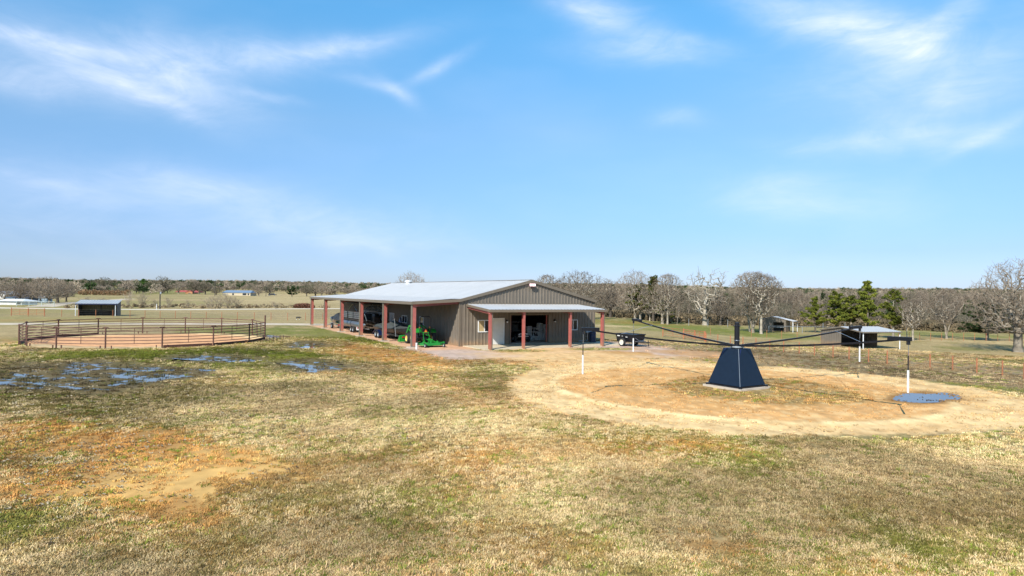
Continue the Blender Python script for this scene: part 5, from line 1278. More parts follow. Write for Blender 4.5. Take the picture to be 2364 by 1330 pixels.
def grow_env(seed, H=10., th=1.8, kind='dome', w=4., n=900, jit=.10, tipr=.013, pw=.43, twn=5, twl=.55, lean=0., zlo=.22, forks=1, path=.22):
    rg_ = np.random.default_rng(seed); P = [np.array((lean * z * .3, 0., z)) for z in np.linspace(-.15, th, 5)]; par = [-1, 0, 1, 2, 3]; pl = [0, 0, 0, 0, 0]
    if forks > 1:
        for k in range(forks):
            a = 6.28 * k / forks + rg_.uniform(0, 1); q = 1
            for j in range(1, 7): P.append(P[q] * 1. + np.array((math.cos(a) * .18, math.sin(a) * .18, .62)) + rg_.normal(0, .06, 3)); par.append(q); pl.append(0); q = len(P) - 1
    T_ = []
    while len(T_) < n:
        u = rg_.normal(size=3); u /= np.linalg.norm(u); rr_ = rg_.random() ** (1 / 2.6)
        if kind == 'dome': p = u * rr_ * np.array((w, w, H * .46)) + np.array((0, 0, H * .54))
        elif kind == 'vase': z = H * (zlo + (1 - zlo) * rg_.random() ** .75); t = (z / H - zlo) / (1 - zlo); rad = w * (.25 + .95 * t ** .8) * math.sqrt(max(0, 1 - max(0, t - .55) ** 2 / .21)) * rg_.random() ** .45; a = rg_.uniform(0, 6.28); p = np.array((math.cos(a) * rad, math.sin(a) * rad, z))
        else: z = H * (zlo + (1 - zlo) * rg_.random()); t = (z / H - zlo) / (1 - zlo); rad = w * math.sin(math.pi * min(1, .12 + t * .86)) * rg_.random() ** .45; a = rg_.uniform(0, 6.28); p = np.array((math.cos(a) * rad, math.sin(a) * rad, z))
        lump = 1 + .16 * math.sin(3 * math.atan2(p[1], p[0]) + seed) + .12 * math.sin(p[2] * 1.3 + seed * 2)
        p[:2] *= lump
        if p[2] < H * zlo: continue
        T_.append(p + np.array((lean * p[2] * .3, 0, 0)))
    c0 = P[4]; T_.sort(key=lambda p: np.linalg.norm(p - c0) * (1 + .5 * rg_.random()))
    cap = 40000; A = np.zeros((cap, 3)); A[:len(P)] = P; PL = np.zeros(cap); m = len(P); tips = []
    ok = np.ones(cap, bool); ok[:2] = False
    for p in T_:
        dd = np.linalg.norm(A[:m] - p, axis=1); cost = dd + path * PL[:m] + np.maximum(0, A[:m, 2] - p[2]) * .7 + (~ok[:m]) * 99
        q = int(cost.argmin()); a = A[q].copy(); L_ = dd[q]; k = max(1, int(math.ceil(L_ / .42))); off = rg_.normal(0, jit, 3) * L_; prev = q
        for j in range(1, k + 1):
            f = j / k; pt = a * (1 - f) + p * f + off * math.sin(math.pi * f) + rg_.normal(0, jit * .28, 3) + np.array((0, 0, -.12 * L_ * math.sin(math.pi * f) * .5))
            A[m] = pt; par.append(prev); PL[m] = PL[prev] + L_ / k; prev = m; m += 1
            if m >= cap - 60: break
        tips.append(prev)
        if m >= cap - 60: break
    cnt = np.zeros(m); cnt[tips] = 1
    for i in range(m - 1, 0, -1): cnt[par[i]] += cnt[i]
    cnt = np.maximum(cnt, 1); rad = tipr * cnt ** pw; rad[0] *= 1.45; rad[1] *= 1.12
    base, tw = [], []
    for i in range(1, m):
        sg = (tuple(A[par[i]]), tuple(A[i]), float(rad[i] if i > 4 and rad[par[i]] > rad[i] * 1.8 else (rad[par[i]] + rad[i]) / 2 if i > 1 else rad[0]), float(rad[i]))
        (base if rad[i] > tipr * 2.6 else tw).append(sg)
        if cnt[i] <= 3 and i > 4:
            dv_ = A[i] - A[par[i]]; dv_ /= np.linalg.norm(dv_) + 1e-6
            for _ in range(twn if cnt[i] == 1 and i in () else (rg_.random() < .75) + (rg_.random() < .5) * (twn > 3)):
                d2 = dv_ * .7 + rg_.normal(0, .55, 3) + np.array((0, 0, .22)); d2 /= np.linalg.norm(d2); L_ = twl * rg_.uniform(.5, 1.2); e1 = A[i] + d2 * L_ * .5; d3 = d2 + rg_.normal(0, .3, 3); e2 = e1 + d3 / np.linalg.norm(d3) * L_ * .5
                tw.append((tuple(A[i]), tuple(e1), tipr * .8, tipr * .65)); tw.append((tuple(e1), tuple(e2), tipr * .65, tipr * .4))
                if twn > 3: d4 = d3 + rg_.normal(0, .6, 3); tw.append((tuple(e1), tuple(e1 + d4 / np.linalg.norm(d4) * L_ * .4), tipr * .55, tipr * .35))
    return base, tw, float(np.percentile([s_[1][2] for s_ in tw], 99.3)), float(np.percentile([abs(s_[1][0]) for s_ in tw], 97))


class Env:
    def __init__(s, seed, tm, cm, **k):
        b_, t, s.h, s.w = grow_env(seed, **k); s.trunk = seg_mesh('trunk', b_, 6, tm); s.crown = seg_mesh('crown', t, 3, cm); s.n = len(t)


class Proto:
    def __init__(s, seed, tm, cm, **k):
        b_, t, s.h, s.w = grow_tree(seed, 10, **k); s.trunk = seg_mesh('trunk', b_, 6, tm); s.crown = seg_mesh('crown', t, 3, cm); s.n = len(t); s.tw = t if len(t) < 9000 else None


def leaf_cloud(name, centers, radii, n, size, m, seed, flat=.7):
    rn = np.random.default_rng(seed); C_ = np.array(centers, float); Rr = np.array(radii, float); w_ = Rr ** 2; ci = rn.choice(len(C_), n, p=w_ / w_.sum())
    d = rn.normal(size=(n, 3)); d /= np.linalg.norm(d, axis=1, keepdims=True); rad = rn.uniform(.45, 1.05, n) ** .6
    P = C_[ci] + d * (Rr[ci] * rad)[:, None] * np.array([1, 1, flat]); t1 = rn.normal(size=(n, 3)) + d * .6; t1[:, 2] += .5; t1 /= np.linalg.norm(t1, axis=1, keepdims=True); t2 = np.cross(t1, rn.normal(size=(n, 3))); t2 /= np.linalg.norm(t2, axis=1, keepdims=True)
    s_ = size * rn.uniform(.5, 1.4, n)[:, None]
    V = np.stack([P - t2 * s_ * .35, P + t2 * s_ * .35, P + t1 * s_ + t2 * s_ * .1], 1).reshape(-1, 3)
    F = np.arange(3 * n).reshape(-1, 3)
    me = bpy.data.meshes.new(name); me.vertices.add(len(V)); me.vertices.foreach_set('co', V.ravel()); me.loops.add(F.size); me.loops.foreach_set('vertex_index', F.ravel().astype(np.int32))
    me.polygons.add(n); me.polygons.foreach_set('loop_start', np.arange(0, 3 * n, 3, dtype=np.int32)); me.polygons.foreach_set('loop_total', np.full(n, 3, np.int32)); me.update(calc_edges=True); me.materials.append(m); return me


class Ever:
    def __init__(s, seed, tm, cm, shape='cone', base=.18, n=15000, w=3.2, lean=0.):
        rn = random.Random(seed); cs, rs = [], []; segs = [((0, 0, -.1), (0, 0, 3), .26, .2), ((0, 0, 3), (0, 0, 8.6), .2, .05)]
        ph = [rn.uniform(0, 6.28) for _ in range(4)]
        for k in range(46):                      # limbs, each ending in a run of upswept sprays
            t = rn.random() ** .9; z = base * 10 + (9.8 - base * 10) * t
            prof = {'cone': (1 - t) ** .8 * (.55 + .45 * min(1, t * 6)), 'round': math.sqrt(max(0, 1 - (2 * t - 1) ** 2)) * .9 + .08, 'broad': (1 - t) ** .5 * min(1, .6 + t * 3)}[shape]
            a = rn.uniform(0, 6.283); out = 1 + .28 * math.sin(2 * a + ph[0] + t * 3) + .2 * math.sin(3 * a + ph[1] - t * 5); rd = w * prof * out * rn.uniform(.7, 1.08); cx_ = lean * t * 2
            z0 = max(1.2, z - rd * .35); segs.append(((cx_ * .5, 0, z0), (math.cos(a) * rd * .9 + cx_, math.sin(a) * rd * .9, z), .06, .02))
            for j in range(5):
                f = .35 + .65 * j / 4; j1, j2 = rn.gauss(0, .22), rn.gauss(0, .22)
                cs.append((math.cos(a) * rd * f + cx_ + j1, math.sin(a) * rd * f + j2, z0 + (z - z0) * f + .25 + rn.gauss(0, .12))); rs.append(rn.uniform(.24, .52) * (1.15 - .4 * f) * (1 - t * .35))
        for j in range(5): cs.append((lean * 2, 0, 8.4 + j * .38)); rs.append(.42 - j * .07)
        s.trunk = seg_mesh('trunk', segs, 6, tm); s.crown = leaf_cloud('crown', cs, rs, n, .24, cm, seed); s.h = 10.; s.w = w


OAK = Env(3, barkd, twigs, kind='dome', w=4.6, th=2.4, n=1100, zlo=.26, tipr=.018, pw=.42)
OAKF = Env(31, barkd, twigsd, kind='dome', w=5.0, th=2.4, n=420, zlo=.24, tipr=.055, pw=.34, twn=3, twl=.8)
OAKG = Env(37, bark, twigs, kind='dome', w=5.4, th=2.2, n=420, zlo=.24, tipr=.055, pw=.34, twn=3, twl=.8)
OAK2 = Env(12, bark, twigs, kind='dome', w=5.6, th=2.0, n=1200, zlo=.22, jit=.14, tipr=.018, pw=.42)
DOME = Env(27, bark, twigs, kind='dome', w=5.6, th=2.0, n=1700, zlo=.2, jit=.12, tipr=.019, pw=.375)
OAK3 = Env(19, bark, twigs, kind='dome', w=5.8, th=2.6, n=2000, zlo=.2, jit=.11, tipr=.0145, pw=.45)
ELM = Env(5, barkw, twigs, kind='vase', w=3.4, th=3.2, n=1300, zlo=.3, jit=.07, path=.10, tipr=.017, pw=.345)
ELM2 = Env(9, bark, twigs, kind='vase', w=4.2, th=2.2, n=1600, zlo=.28, jit=.07, path=.10, forks=3, tipr=.017, pw=.345)
GNARL = Env(21, barkw, bark, kind='dome', w=4.2, th=2.8, n=150, zlo=.22, jit=.26, tipr=.036, pw=.46, twn=3, twl=.9)
THIN = Env(33, barkw, twigs, kind='tall', w=1.9, th=3.0, n=260, zlo=.35, jit=.09, lean=.35)
BRUSH = Proto(41, bark, twigsl, trunk=.15, R=.07, levels=3, kids=(5, 5, 4, 0), lr=(.6, .5, .5, .4), ang=(.5, .6, .6, .6), up=(0, .08, .05, .03, 0), stems=6)
WD1 = Proto(51, bark, twigs, trunk=.2, R=.16, levels=3, kids=(9, 8, 6, 0), lr=(.55, .5, .5, .4), ang=(.7, .7, .7, .6), up=(0, .12, .08, .03, 0), tmin=.016)
WD2 = Proto(52, barkd, twigsd, trunk=.2, R=.18, levels=3, kids=(10, 8, 6, 0), lr=(.6, .5, .5, .4), ang=(.9, .8, .8, .6), up=(0, .06, .05, .03, 0), tmin=.016)
WD3 = Proto(53, barkw, twigsl, trunk=.3, R=.14, levels=3, kids=(8, 8, 6, 0), lr=(.6, .5, .5, .4), ang=(.6, .6, .7, .6), up=(0, .15, .08, .03, 0), tmin=.016)
JA = Ever(61, barkd, needle, 'cone', .2, 17000, 3.2); JB = Ever(62, barkd, needle, 'broad', .28, 19000, 4.2); JC = Ever(63, barkw, needle, 'round', .3, 16000, 2.7); JD = Ever(64, bark, needled, 'broad', .25, 22000, 5.0); JO = Ever(65, barkd, needleo, 'cone', .25, 9000, 2.6); GR = Ever(66, barkd, leafy, 'round', .12, 9000, 3.9)


def tree(P, px, by, ty, label, wpx=None, rz=0., cat='tree', name=None, group=None, ybase=None):
    p = G(px, by); y = p.y
    if y > 560 or y < 0: y = 560.
    if ybase: y = ybase
    p = AT(px, by, y); zb_ = GZ(p.x, y); ht = AT(px, ty, y).z - zb_; s_ = ht / P.h
    if isinstance(P, Ever) and P is not GR: wpx *= 1.1 if 1840 < px < 2100 else 1.5
    sw = s_ if wpx is None else (wpx / FPX * y / 2) / P.w
    e = empty(name or ('evergreen_tree' if isinstance(P, Ever) else 'bare_tree'), (p.x, y, zb_), rz, label, cat, group); e.scale = (sw, sw, s_)
    for nm, me in (('trunk', P.trunk), ('crown', P.crown)): o = bpy.data.objects.new(nm, me); COL.objects.link(o); o.parent = e
    return e


T = [
    (OAK3, 2350, 813, 604, 'huge bare oak with a thick trunk at the right edge', 215, 1.0), (JD, 2279, 786, 698, 'dark spreading evergreen with a low crown behind the huge oak', 92, 0),
    (ELM2, 2185, 782, 666, 'bare tree with a single straight trunk above the far right fence', 78, .6), (ELM, 2107, 787, 690, 'forked pale-trunked bare tree right of the near shed', 66, 2.0), (THIN, 2094, 783, 700, 'slim dark bare tree just left of the forked pale one', 36, 1.5),
    (JC, 2062, 783, 671, 'tall green juniper on a whitish trunk', 54, .3), (JA, 2003, 772, 650, 'pointed ragged juniper, tallest of the evergreens', 66, 1.1), (JB, 1930, 770, 675, 'broad olive green juniper behind the near shed', 78, .5), (JB, 1882, 768, 687, 'smaller leftmost juniper of the clump between the two right sheds', 56, 2.2),
    (JC, 1965, 768, 684, 'squat green juniper in front of the pointed one', 56, 2.7),
    (ELM, 1757, 771, 634, 'tall bare tree with a whitish trunk beside the small shed', 84, .2), (ELM2, 1738, 768, 627, 'tall fine-twigged bare tree left of the small shed', 104, 1.9), (THIN, 1731, 766, 660, 'leaning pale-limbed bare tree at the foot of the tall pair', 60, 3.0),
    (GNARL, 1627, 751, 623, 'gnarled dead oak with twisted pale limbs', 105, .4), (OAK, 1663, 751, 678, 'dark low bare oak right of the gnarled one', 70, 1.2), (THIN, 1563, 750, 700, 'young pale sapling standing alone in the pasture', 16, 0),
    (ELM, 1541, 749, 632, 'curving pale bare tree, right one of the pasture pair', 60, 2.6), (OAK2, 1529, 748, 652, 'wide bare tree, left one of the pasture pair', 90, .9), (JO, 1508, 742, 638, 'rust-topped juniper behind the wide bare tree', 44, 0), (JA, 1535, 744, 684, 'dark juniper half hidden behind the pasture pair', 40, 1), (ELM, 1500, 741, 690, 'short tree with bright white forked trunks', 34, 1.0),
    (DOME, 1466, 739, 626, 'large bare oak rising above a green juniper', 92, .4), (JC, 1478, 739, 656, 'green juniper with a dark leaning trunk', 40, 1.4), (OAK, 1409, 733, 646, 'bare oak with twin pale trunks right of the barn roof', 80, 2.2), (DOME, 1335, 737, 627, 'broad domed bare oak rising behind the barn roof', 124, .2), (ELM, 1262, 735, 634, 'thin bare tree peeking over the barn ridge', 54, .8),
    (DOME, 947, 735, 629, 'rounded bare tree crown above the middle of the barn roof', 66, 1.7), (BRUSH, 972, 735, 640, 'small bare tree crown just right of the rounded one above the roof', 26, .7),
    (OAK, 45, 699, 648, 'leftmost spreading dark oak at the farm', 62, 0), (DOME, 74, 698, 646, 'dark oak in front of the grey blue farmhouse', 64, 1.), (DOME, 114, 702, 640, 'thick forked oak, biggest at the farm', 86, 2.6), (OAK, 133, 699, 646, 'oak immediately right of the thick forked one', 70, 3.3), (OAK, 153, 697, 652, 'slender bare oak at the right end of the farm row', 44, 4.), (OAK2, 10, 696, 650, 'bare oak over the white barn at the left edge', 56, 5.),
    (GR, 331, 672, 643, 'round bright green tree behind the white mobile home', 26, 0), (OAKF, 374, 676, 638, 'tall bare oak on the left skyline', 44, 0), (OAKF, 348, 676, 652, 'bare oak left of the tall skyline one', 34, 2), (OAKG, 412, 677, 650, 'bare oak over the left end of the red roof', 36, 1), (OAKF, 446, 678, 650, 'bare oak over the red roof ridge', 34, 2.1), (OAKG, 460, 679, 650, 'bare oak at the right end of the red roof', 38, 4),
    (OAKF, 474, 680, 651, 'second bare oak right of the red roof', 30, 5), (OAKF, 499, 681, 663, 'small bare oak left of the blue roof', 28, 6), (OAKG, 597, 682.5, 660, 'pale rounded bare tree alone right of the blue roof', 26, 1), (OAKF, 622, 682, 656, 'bare tree above the dark parked car', 32, 2), (JD, 674, 684, 662, 'dark green cedar at the edge of the far field', 26, 0),
    (OAKF, 728, 684, 655, 'bare oak left of the barn eave', 36, 3), (OAKG, 742, 685, 653, 'bare oak just above the barn eave', 34, 5), (OAKF, 708, 683, 658, 'smaller bare oak before the barn eave', 26, 4.4), (OAKF, 240, 669, 640, 'bare oak with a domed top on the left ridge', 40, 1), (OAKF, 220, 668, 646, 'low bare oak left of the domed ridge one', 36, 2),
    (BRUSH, 296, 709, 672, 'bare grey shrub tree left of the dark pole', 26, 0), (BRUSH, 328, 710, 674, 'rounded bare shrub nearest the dark pole', 28, 1), (BRUSH, 358, 710, 690, 'small bare shrub touching the dark pole', 16, 2), (BRUSH, 390, 711, 686, 'bare shrub right of the dark pole', 22, 3), (BRUSH, 433, 711, 692, 'tiny bare shrub alone by the far road', 12, 4),
    (BRUSH, 482, 712, 684, 'left bare shrub of the roadside thicket', 30, .5), (BRUSH, 505, 712, 682, 'second bare shrub of the roadside thicket', 30, 1.5), (BRUSH, 527, 712, 680, 'tallest forked bare shrub of the roadside thicket', 36, 2.5), (BRUSH, 546, 712, 686, 'fourth bare shrub of the roadside thicket', 28, 3.5), (BRUSH, 635, 711, 696, 'small grey shrub by the far road left of the barn', 22, 3.1),
    (BRUSH, 200, 706, 684, 'bare shrub behind the dark three-sided shed, left', 26, 1), (BRUSH, 240, 707, 686, 'bare shrub behind the dark three-sided shed, right', 30, 2),
]
for (P, px, by, ty, lb, wp, rz) in T:
    tree(P, px, by, ty, lb, wp, rz, cat='shrub' if P is BRUSH and 'shrub' in lb else 'tree', name='bare_shrub' if P is BRUSH and 'shrub' in lb else None)
rb_ = empty('brush_pile', G(703, 711.5), 0, 'low red brown heap of brush left of the barn', 'brush'); o = bpy.data.objects.new('stems', leaf_cloud('stems', [(x * .8, 0, .35) for x in range(-2, 3)], [.9, 1.0, 1.1, 1.0, .8], 3500, .28, redbrown, 5)); COL.objects.link(o); o.parent = rb_
sv = empty('orange_willow', G(240, 681), 0, 'clump of orange twiggy willows below the left ridge', 'shrub'); sv.scale = (.95, 1.2, .8)
o = bpy.data.objects.new('stems', leaf_cloud('stems', [(x * 3.0, 0, 1.6) for x in range(-5, 6)], [1.2 + .7 * math.sin(x * 1.7) ** 2 for x in range(11)], 6000, .5, mat('orange_twigs', (.36, .22, .11), .8, 0, .3, 1), 6, 1.3)); COL.objects.link(o); o.parent = sv

# ------------------------------------------------------------------ woodland, far woods and grass: scattered by geometry nodes


def scatter(name, pts, scl, rot, protos, label, cat, tones=None, ids=None, tilt=None):
    me = bpy.data.meshes.new(name); n = len(pts); me.vertices.add(n); me.vertices.foreach_set('co', np.asarray(pts, np.float32).ravel())
    for an, v, t in (('scl', scl, 'FLOAT'), ('rotz', rot, 'FLOAT'), ('pid', ids, 'INT')):
        if v is None: v = np.zeros(n, int)
        a = me.attributes.new(an, t, 'POINT'); a.data.foreach_set('value', np.asarray(v, np.float32 if t == 'FLOAT' else np.int32))
    if tones is not None: a = me.attributes.new('gcol', 'FLOAT_COLOR', 'POINT'); a.data.foreach_set('color', np.concatenate([tones, np.ones((n, 1))], 1).astype(np.float32).ravel())
    o = bpy.data.objects.new(name, me); COL.objects.link(o); tag(o, label, cat, kind='stuff')
    g = bpy.data.node_groups.new(name, 'GeometryNodeTree'); g.interface.new_socket('Geometry', in_out='INPUT', socket_type='NodeSocketGeometry'); g.interface.new_socket('Geometry', in_out='OUTPUT', socket_type='NodeSocketGeometry')
    N = g.nodes; K = g.links; gi = N.new('NodeGroupInput'); go = N.new('NodeGroupOutput'); iop = N.new('GeometryNodeInstanceOnPoints')
    K.new(gi.outputs[0], iop.inputs['Points'])
    col = bpy.data.collections.new(name + '_kinds')
    for m_ in protos: po = bpy.data.objects.new('kind_%02d' % len(col.objects), m_); col.objects.link(po)
    ci = N.new('GeometryNodeCollectionInfo'); ci.inputs['Collection'].default_value = col; ci.inputs['Separate Children'].default_value = True; ci.inputs['Reset Children'].default_value = True
    K.new(ci.outputs[0], iop.inputs['Instance']); iop.inputs['Pick Instance'].default_value = True

    def na(an, t):
        a = N.new('GeometryNodeInputNamedAttribute'); a.data_type = t; a.inputs['Name'].default_value = an; return a.outputs['Attribute']
    K.new(na('pid', 'INT'), iop.inputs['Instance Index'])
    cx_ = N.new('ShaderNodeCombineXYZ'); K.new(na('rotz', 'FLOAT'), cx_.inputs[2]); K.new(cx_.outputs[0], iop.inputs['Rotation']); K.new(na('scl', 'FLOAT'), iop.inputs['Scale'])
    K.new(iop.outputs[0], go.inputs[0])
    md = o.modifiers.new('scatter', 'NODES'); md.node_group = g
    return o


def join_mesh(name, A, B):
    me = bpy.data.meshes.new(name); va = np.empty(len(A.vertices) * 3); A.vertices.foreach_get('co', va); vb = np.empty(len(B.vertices) * 3); B.vertices.foreach_get('co', vb)
    me.vertices.add(len(A.vertices) + len(B.vertices)); me.vertices.foreach_set('co', np.concatenate([va, vb]))
    la = np.empty(len(A.loops), np.int32); A.loops.foreach_get('vertex_index', la); lb = np.empty(len(B.loops), np.int32); B.loops.foreach_get('vertex_index', lb); lb += len(A.vertices)
    sa = np.empty(len(A.polygons), np.int32); A.polygons.foreach_get('loop_start', sa); sb = np.empty(len(B.polygons), np.int32); B.polygons.foreach_get('loop_start', sb); sb += len(A.loops)
    ta = np.empty(len(A.polygons), np.int32); A.polygons.foreach_get('loop_total', ta); tb = np.empty(len(B.polygons), np.int32); B.polygons.foreach_get('loop_total', tb)
    me.loops.add(len(la) + len(lb)); me.loops.foreach_set('vertex_index', np.concatenate([la, lb])); me.polygons.add(len(sa) + len(sb)); me.polygons.foreach_set('loop_start', np.concatenate([sa, sb])); me.polygons.foreach_set('loop_total', np.concatenate([ta, tb]))
    me.update(calc_edges=True); me.materials.append(A.materials[0]); me.materials.append(B.materials[0]); me.polygons.foreach_set('material_index', np.concatenate([np.zeros(len(sa), np.int32), np.ones(len(sb), np.int32)])); return me


rg = np.random.default_rng(7)
wood_p = [join_mesh('woodland_tree', P.trunk, P.crown) for P in (WD1, WD2, WD3)] + [join_mesh('brush', BRUSH.trunk, seg_mesh('c', BRUSH.tw, 3, twigsd)), join_mesh('cedar', JA.trunk, leaf_cloud('c', [(0, 0, 3), (0, 0, 5), (.4, 0, 6.5), (-.8, .6, 3), (.9, -.7, 3.4), (0, 0, 8)], [2.2, 1.9, 1.3, 1.8, 1.8, .8], 1800, .6, needled, 3))]  # brush gets darker twigs here, the shadowy woodland foot put into the colour
# near woodland right of the barn: the front edge follows the pasture
N0 = 5200; az_ = np.radians(rg.uniform(2.5, 44, N0)); rr_ = 96 * (420 / 96) ** (rg.random(N0) ** 1.15); X_ = rr_ * np.sin(az_); Y_ = rr_ * np.cos(az_)
U_, V_ = proj_np(X_, Y_, 0 * X_)
edge = np.interp(U_, [1182, 1270, 1400, 1480, 1560, 1640, 1760, 1900, 2050, 2200, 2364, 2600], [722, 722, 727, 734, 741, 746, 749, 752, 757, 763, 767, 772])
keep = (V_ < edge - rg.uniform(0, 6, N0)) & (U_ > 1250)
X_, Y_, U_, V_, rr_ = X_[keep], Y_[keep], U_[keep], V_[keep], rr_[keep]; n_ = len(X_)
hgt = np.interp(rr_, [90, 150, 400], [4.6, 5.0, 6.5]) * rg.uniform(.65, 1.15, n_)
front = (edge[keep] - V_) < 9; hgt = np.where(front, hgt * .62, hgt)
ids = rg.choice([0, 1, 2, 3, 4], n_, p=[.46, .24, .18, .09, .03]); ids = np.where(front & (rg.random(n_) < .5), 3, ids)
hs_ = np.array([WD1.h, WD2.h, WD3.h, BRUSH.h, 9.])
scatter('woodland', np.stack([X_, Y_, ground_height(X_, Y_) - .05], 1), hgt / hs_[ids], rg.uniform(0, 6.28, n_), wood_p, 'dense brown leafless woodland right of the barn', 'woodland', ids=ids)
# ridge woods and scattered hedges further out
blobs = []
for k, (m_, c_) in enumerate(((twigs, 0), (twigsd, 0), (twigsl, 0), (needled, 1))):
    rn = random.Random(90 + k); cs = [(rn.gauss(0, 1.7), rn.gauss(0, 1.7), 3.4 + rn.gauss(0, 1.0)) for _ in range(9)]; rs = [rn.uniform(1.1, 2.0) for _ in cs]
    blobs.append(join_mesh('far_tree', seg_mesh('t', [((0, 0, -.3), (0, 0, 3), .22, .15), ((0, 0, 2), (1.5, .5, 4), .12, .05), ((0, 0, 2), (-1.3, .9, 4), .12, .05), ((0, 0, 2.3), (.3, -1.5, 4.2), .12, .05)], 5, barkd), leaf_cloud('c', cs, rs, 420, .75 if c_ else .55, m_, 90 + k, .8)))
N1 = 26000; az_ = np.radians(rg.uniform(-43, 43, N1)); rr_ = np.sqrt(rg.uniform(420 ** 2, 2300 ** 2, N1)); X_ = rr_ * np.sin(az_); Y_ = rr_ * np.cos(az_); azd = np.degrees(az_)
lim = np.interp(azd, [-43, -34, -27, -20, -10, 0, 5, 43], [430, 460, 640, 660, 640, 560, 420, 400])
cl_ = fbm(X_, Y_, .006, 15, 3); keep = (rr_ > lim) & ((cl_ > .40) | (rr_ > 900)) & (rg.random(N1) < np.where(rr_ < 1100, 1, .75))
X_, Y_, rr_, azd = X_[keep], Y_[keep], rr_[keep], azd[keep]; n_ = len(X_); ids = rg.choice([0, 1, 2, 3], n_, p=[.42, .30, .16, .12])
scatter('ridge_woods', np.stack([X_, Y_, ground_height(X_, Y_) - .1], 1), rg.uniform(.75, 1.45, n_), rg.uniform(0, 6.28, n_), blobs, 'grey brown woods covering the distant low ridges', 'woods', ids=ids)
# roadside brush strip along the far road
N2 = 240; U_ = rg.uniform(150, 760, N2); V_ = rg.normal(709.5, 1.3, N2); P_ = np.array([G(u, v)[:] for u, v in zip(U_, V_)])
wk = [leaf_cloud('weeds', [(0, 0, .2), (.3, .1, .25), (-.3, .1, .2)], [.4, .35, .3], 160, .28, mat('dry_weeds', (.25, .18, .095), .9, 0, .3, 2), 3, 1.2), leaf_cloud('weeds', [(0, 0, .25), (.35, .1, .3), (-.3, .1, .25)], [.45, .4, .35], 180, .26, mat('brown_weeds', (.12, .09, .045), .9, 0, .3, 2), 4, 1.2)]  # weed tones darkened to carry the shade along the woodland foot
wk2 = [leaf_cloud('weeds', [(0, 0, .2), (.3, .1, .25), (-.3, .1, .2)], [.4, .35, .3], 160, .28, mat('straw_weeds', (.46, .36, .21), .9, 0, .3, 2), 3, 1.2), wk[0]]
scatter('roadside_weeds', P_, rg.uniform(.4, 1.1, N2), rg.uniform(0, 6, N2), wk2, 'dry weeds in the ditch beside the far road', 'weeds', ids=(rg.random(N2) < .2).astype(int))
N2 = 2200; U_ = rg.uniform(1390, 2500, N2); e_ = np.interp(U_, [1390, 1400, 1480, 1560, 1640, 1760, 1900, 2050, 2200, 2364, 2600], [726, 728, 735, 742, 747, 750, 753, 758, 764, 768, 773]); V_ = e_ + rg.normal(-2, 2.2, N2)
P_ = np.array([G(u, v)[:] for u, v in zip(U_, V_)])
scatter('woodland_edge_weeds', P_, rg.uniform(.5, 1.5, N2), rg.uniform(0, 6, N2), wk, 'dry undergrowth along the foot of the woodland', 'weeds', ids=rg.integers(0, 2, N2))


def tuft(name, n, h, spread, seed, w_=.007, bend=.6):
    rn = random.Random(seed); v, f = [], []
    for k in range(n):
        a = rn.uniform(0, 6.283); r = spread * rn.random() ** .6; x, y = math.cos(a) * r, math.sin(a) * r; b_ = rn.uniform(0, 6.283); l = h * rn.uniform(.5, 1.2); bx, by_ = math.cos(b_), math.sin(b_); lean = rn.uniform(.15, bend) * l * 1.4
        wx, wy = -by_ * w_, bx * w_; o = len(v)
        v += [(x - wx, y - wy, -.01), (x + wx, y + wy, -.01), (x + bx * lean * .4 + wx * .8, y + by_ * lean * .4 + wy * .8, l * .6), (x + bx * lean * .4 - wx * .8, y + by_ * lean * .4 - wy * .8, l * .6), (x + bx * lean, y + by_ * lean, l)]
        f += [(o, o + 1, o + 2, o + 3), (o + 3, o + 2, o + 4)]
    me = bpy.data.meshes.new(name); me.from_pydata(v, [], f); me.update(); me.materials.append(GRM); return me


GRM = bpy.data.materials.new('grass_blades'); GRM.use_nodes = True; nt = GRM.node_tree; b = nt.nodes['Principled BSDF']; b.inputs['Roughness'].default_value = .8; b.inputs['Specular IOR Level'].default_value = .12
at = nt.nodes.new('ShaderNodeAttribute'); at.attribute_type = 'INSTANCER'; at.attribute_name = 'gcol'; nt.links.new(at.outputs['Color'], b.inputs['Base Color'])
UNDER = 0.
NG = 340000
rr_ = 8.6 * (62 / 8.6) ** (rg.random(NG) ** .92); az_ = np.radians(rg.uniform(-41, 41, NG)); X_ = rr_ * np.sin(az_); Y_ = rr_ * np.cos(az_)
C_, _, _ = paint(X_ + rg.normal(0, .28, NG), Y_ + rg.normal(0, .45, NG)); _, cov, zn = paint(X_, Y_); Z_ = ground_height(X_, Y_)
clump = fbm(X_, Y_, 2.6, 55, 3) * .55 + fbm(X_, Y_, .7, 57, 3) * .45; pr_ = cov * np.where(zn > 0, .45, 1) * (.22 + .78 * sst(.40, .56, clump + rg.normal(0, .03, NG))) * .95
lx_ = (X_ - BX) * sA[0] + (Y_ - BY) * sA[1]; ly_ = (X_ - BX) * tA[0] + (Y_ - BY) * tA[1]
inb = (lx_ > -.1) & (lx_ < W + .1) & (ly_ > -.05); inb |= (lx_ > -LW - .3) & (lx_ < 1) & (ly_ > -.3); inb |= (lx_ > .2) & (lx_ < 14) & (ly_ > -D - .1) & (ly_ < .1)
inb |= (np.hypot(X_ - WX, Y_ - WY) < 1.5); dp_ = pudfield(*proj_np(X_, Y_, 0 * X_), X_, Y_, PUD, 1.0); dry_ok = (Z_ > -.018) & ((dp_ > 1.25) | (rg.random(NG) < .45)) & (pudfield(*proj_np(X_, Y_, 0 * X_), X_, Y_, PUDR, .35) > 1.2)
keep = (rg.random(NG) < pr_) & ~inb & dry_ok
cv_ = cov[keep]; X_, Y_, Z_, C_, rr_ = X_[keep], Y_[keep], Z_[keep], C_[keep], rr_[keep]; n_ = len(X_)
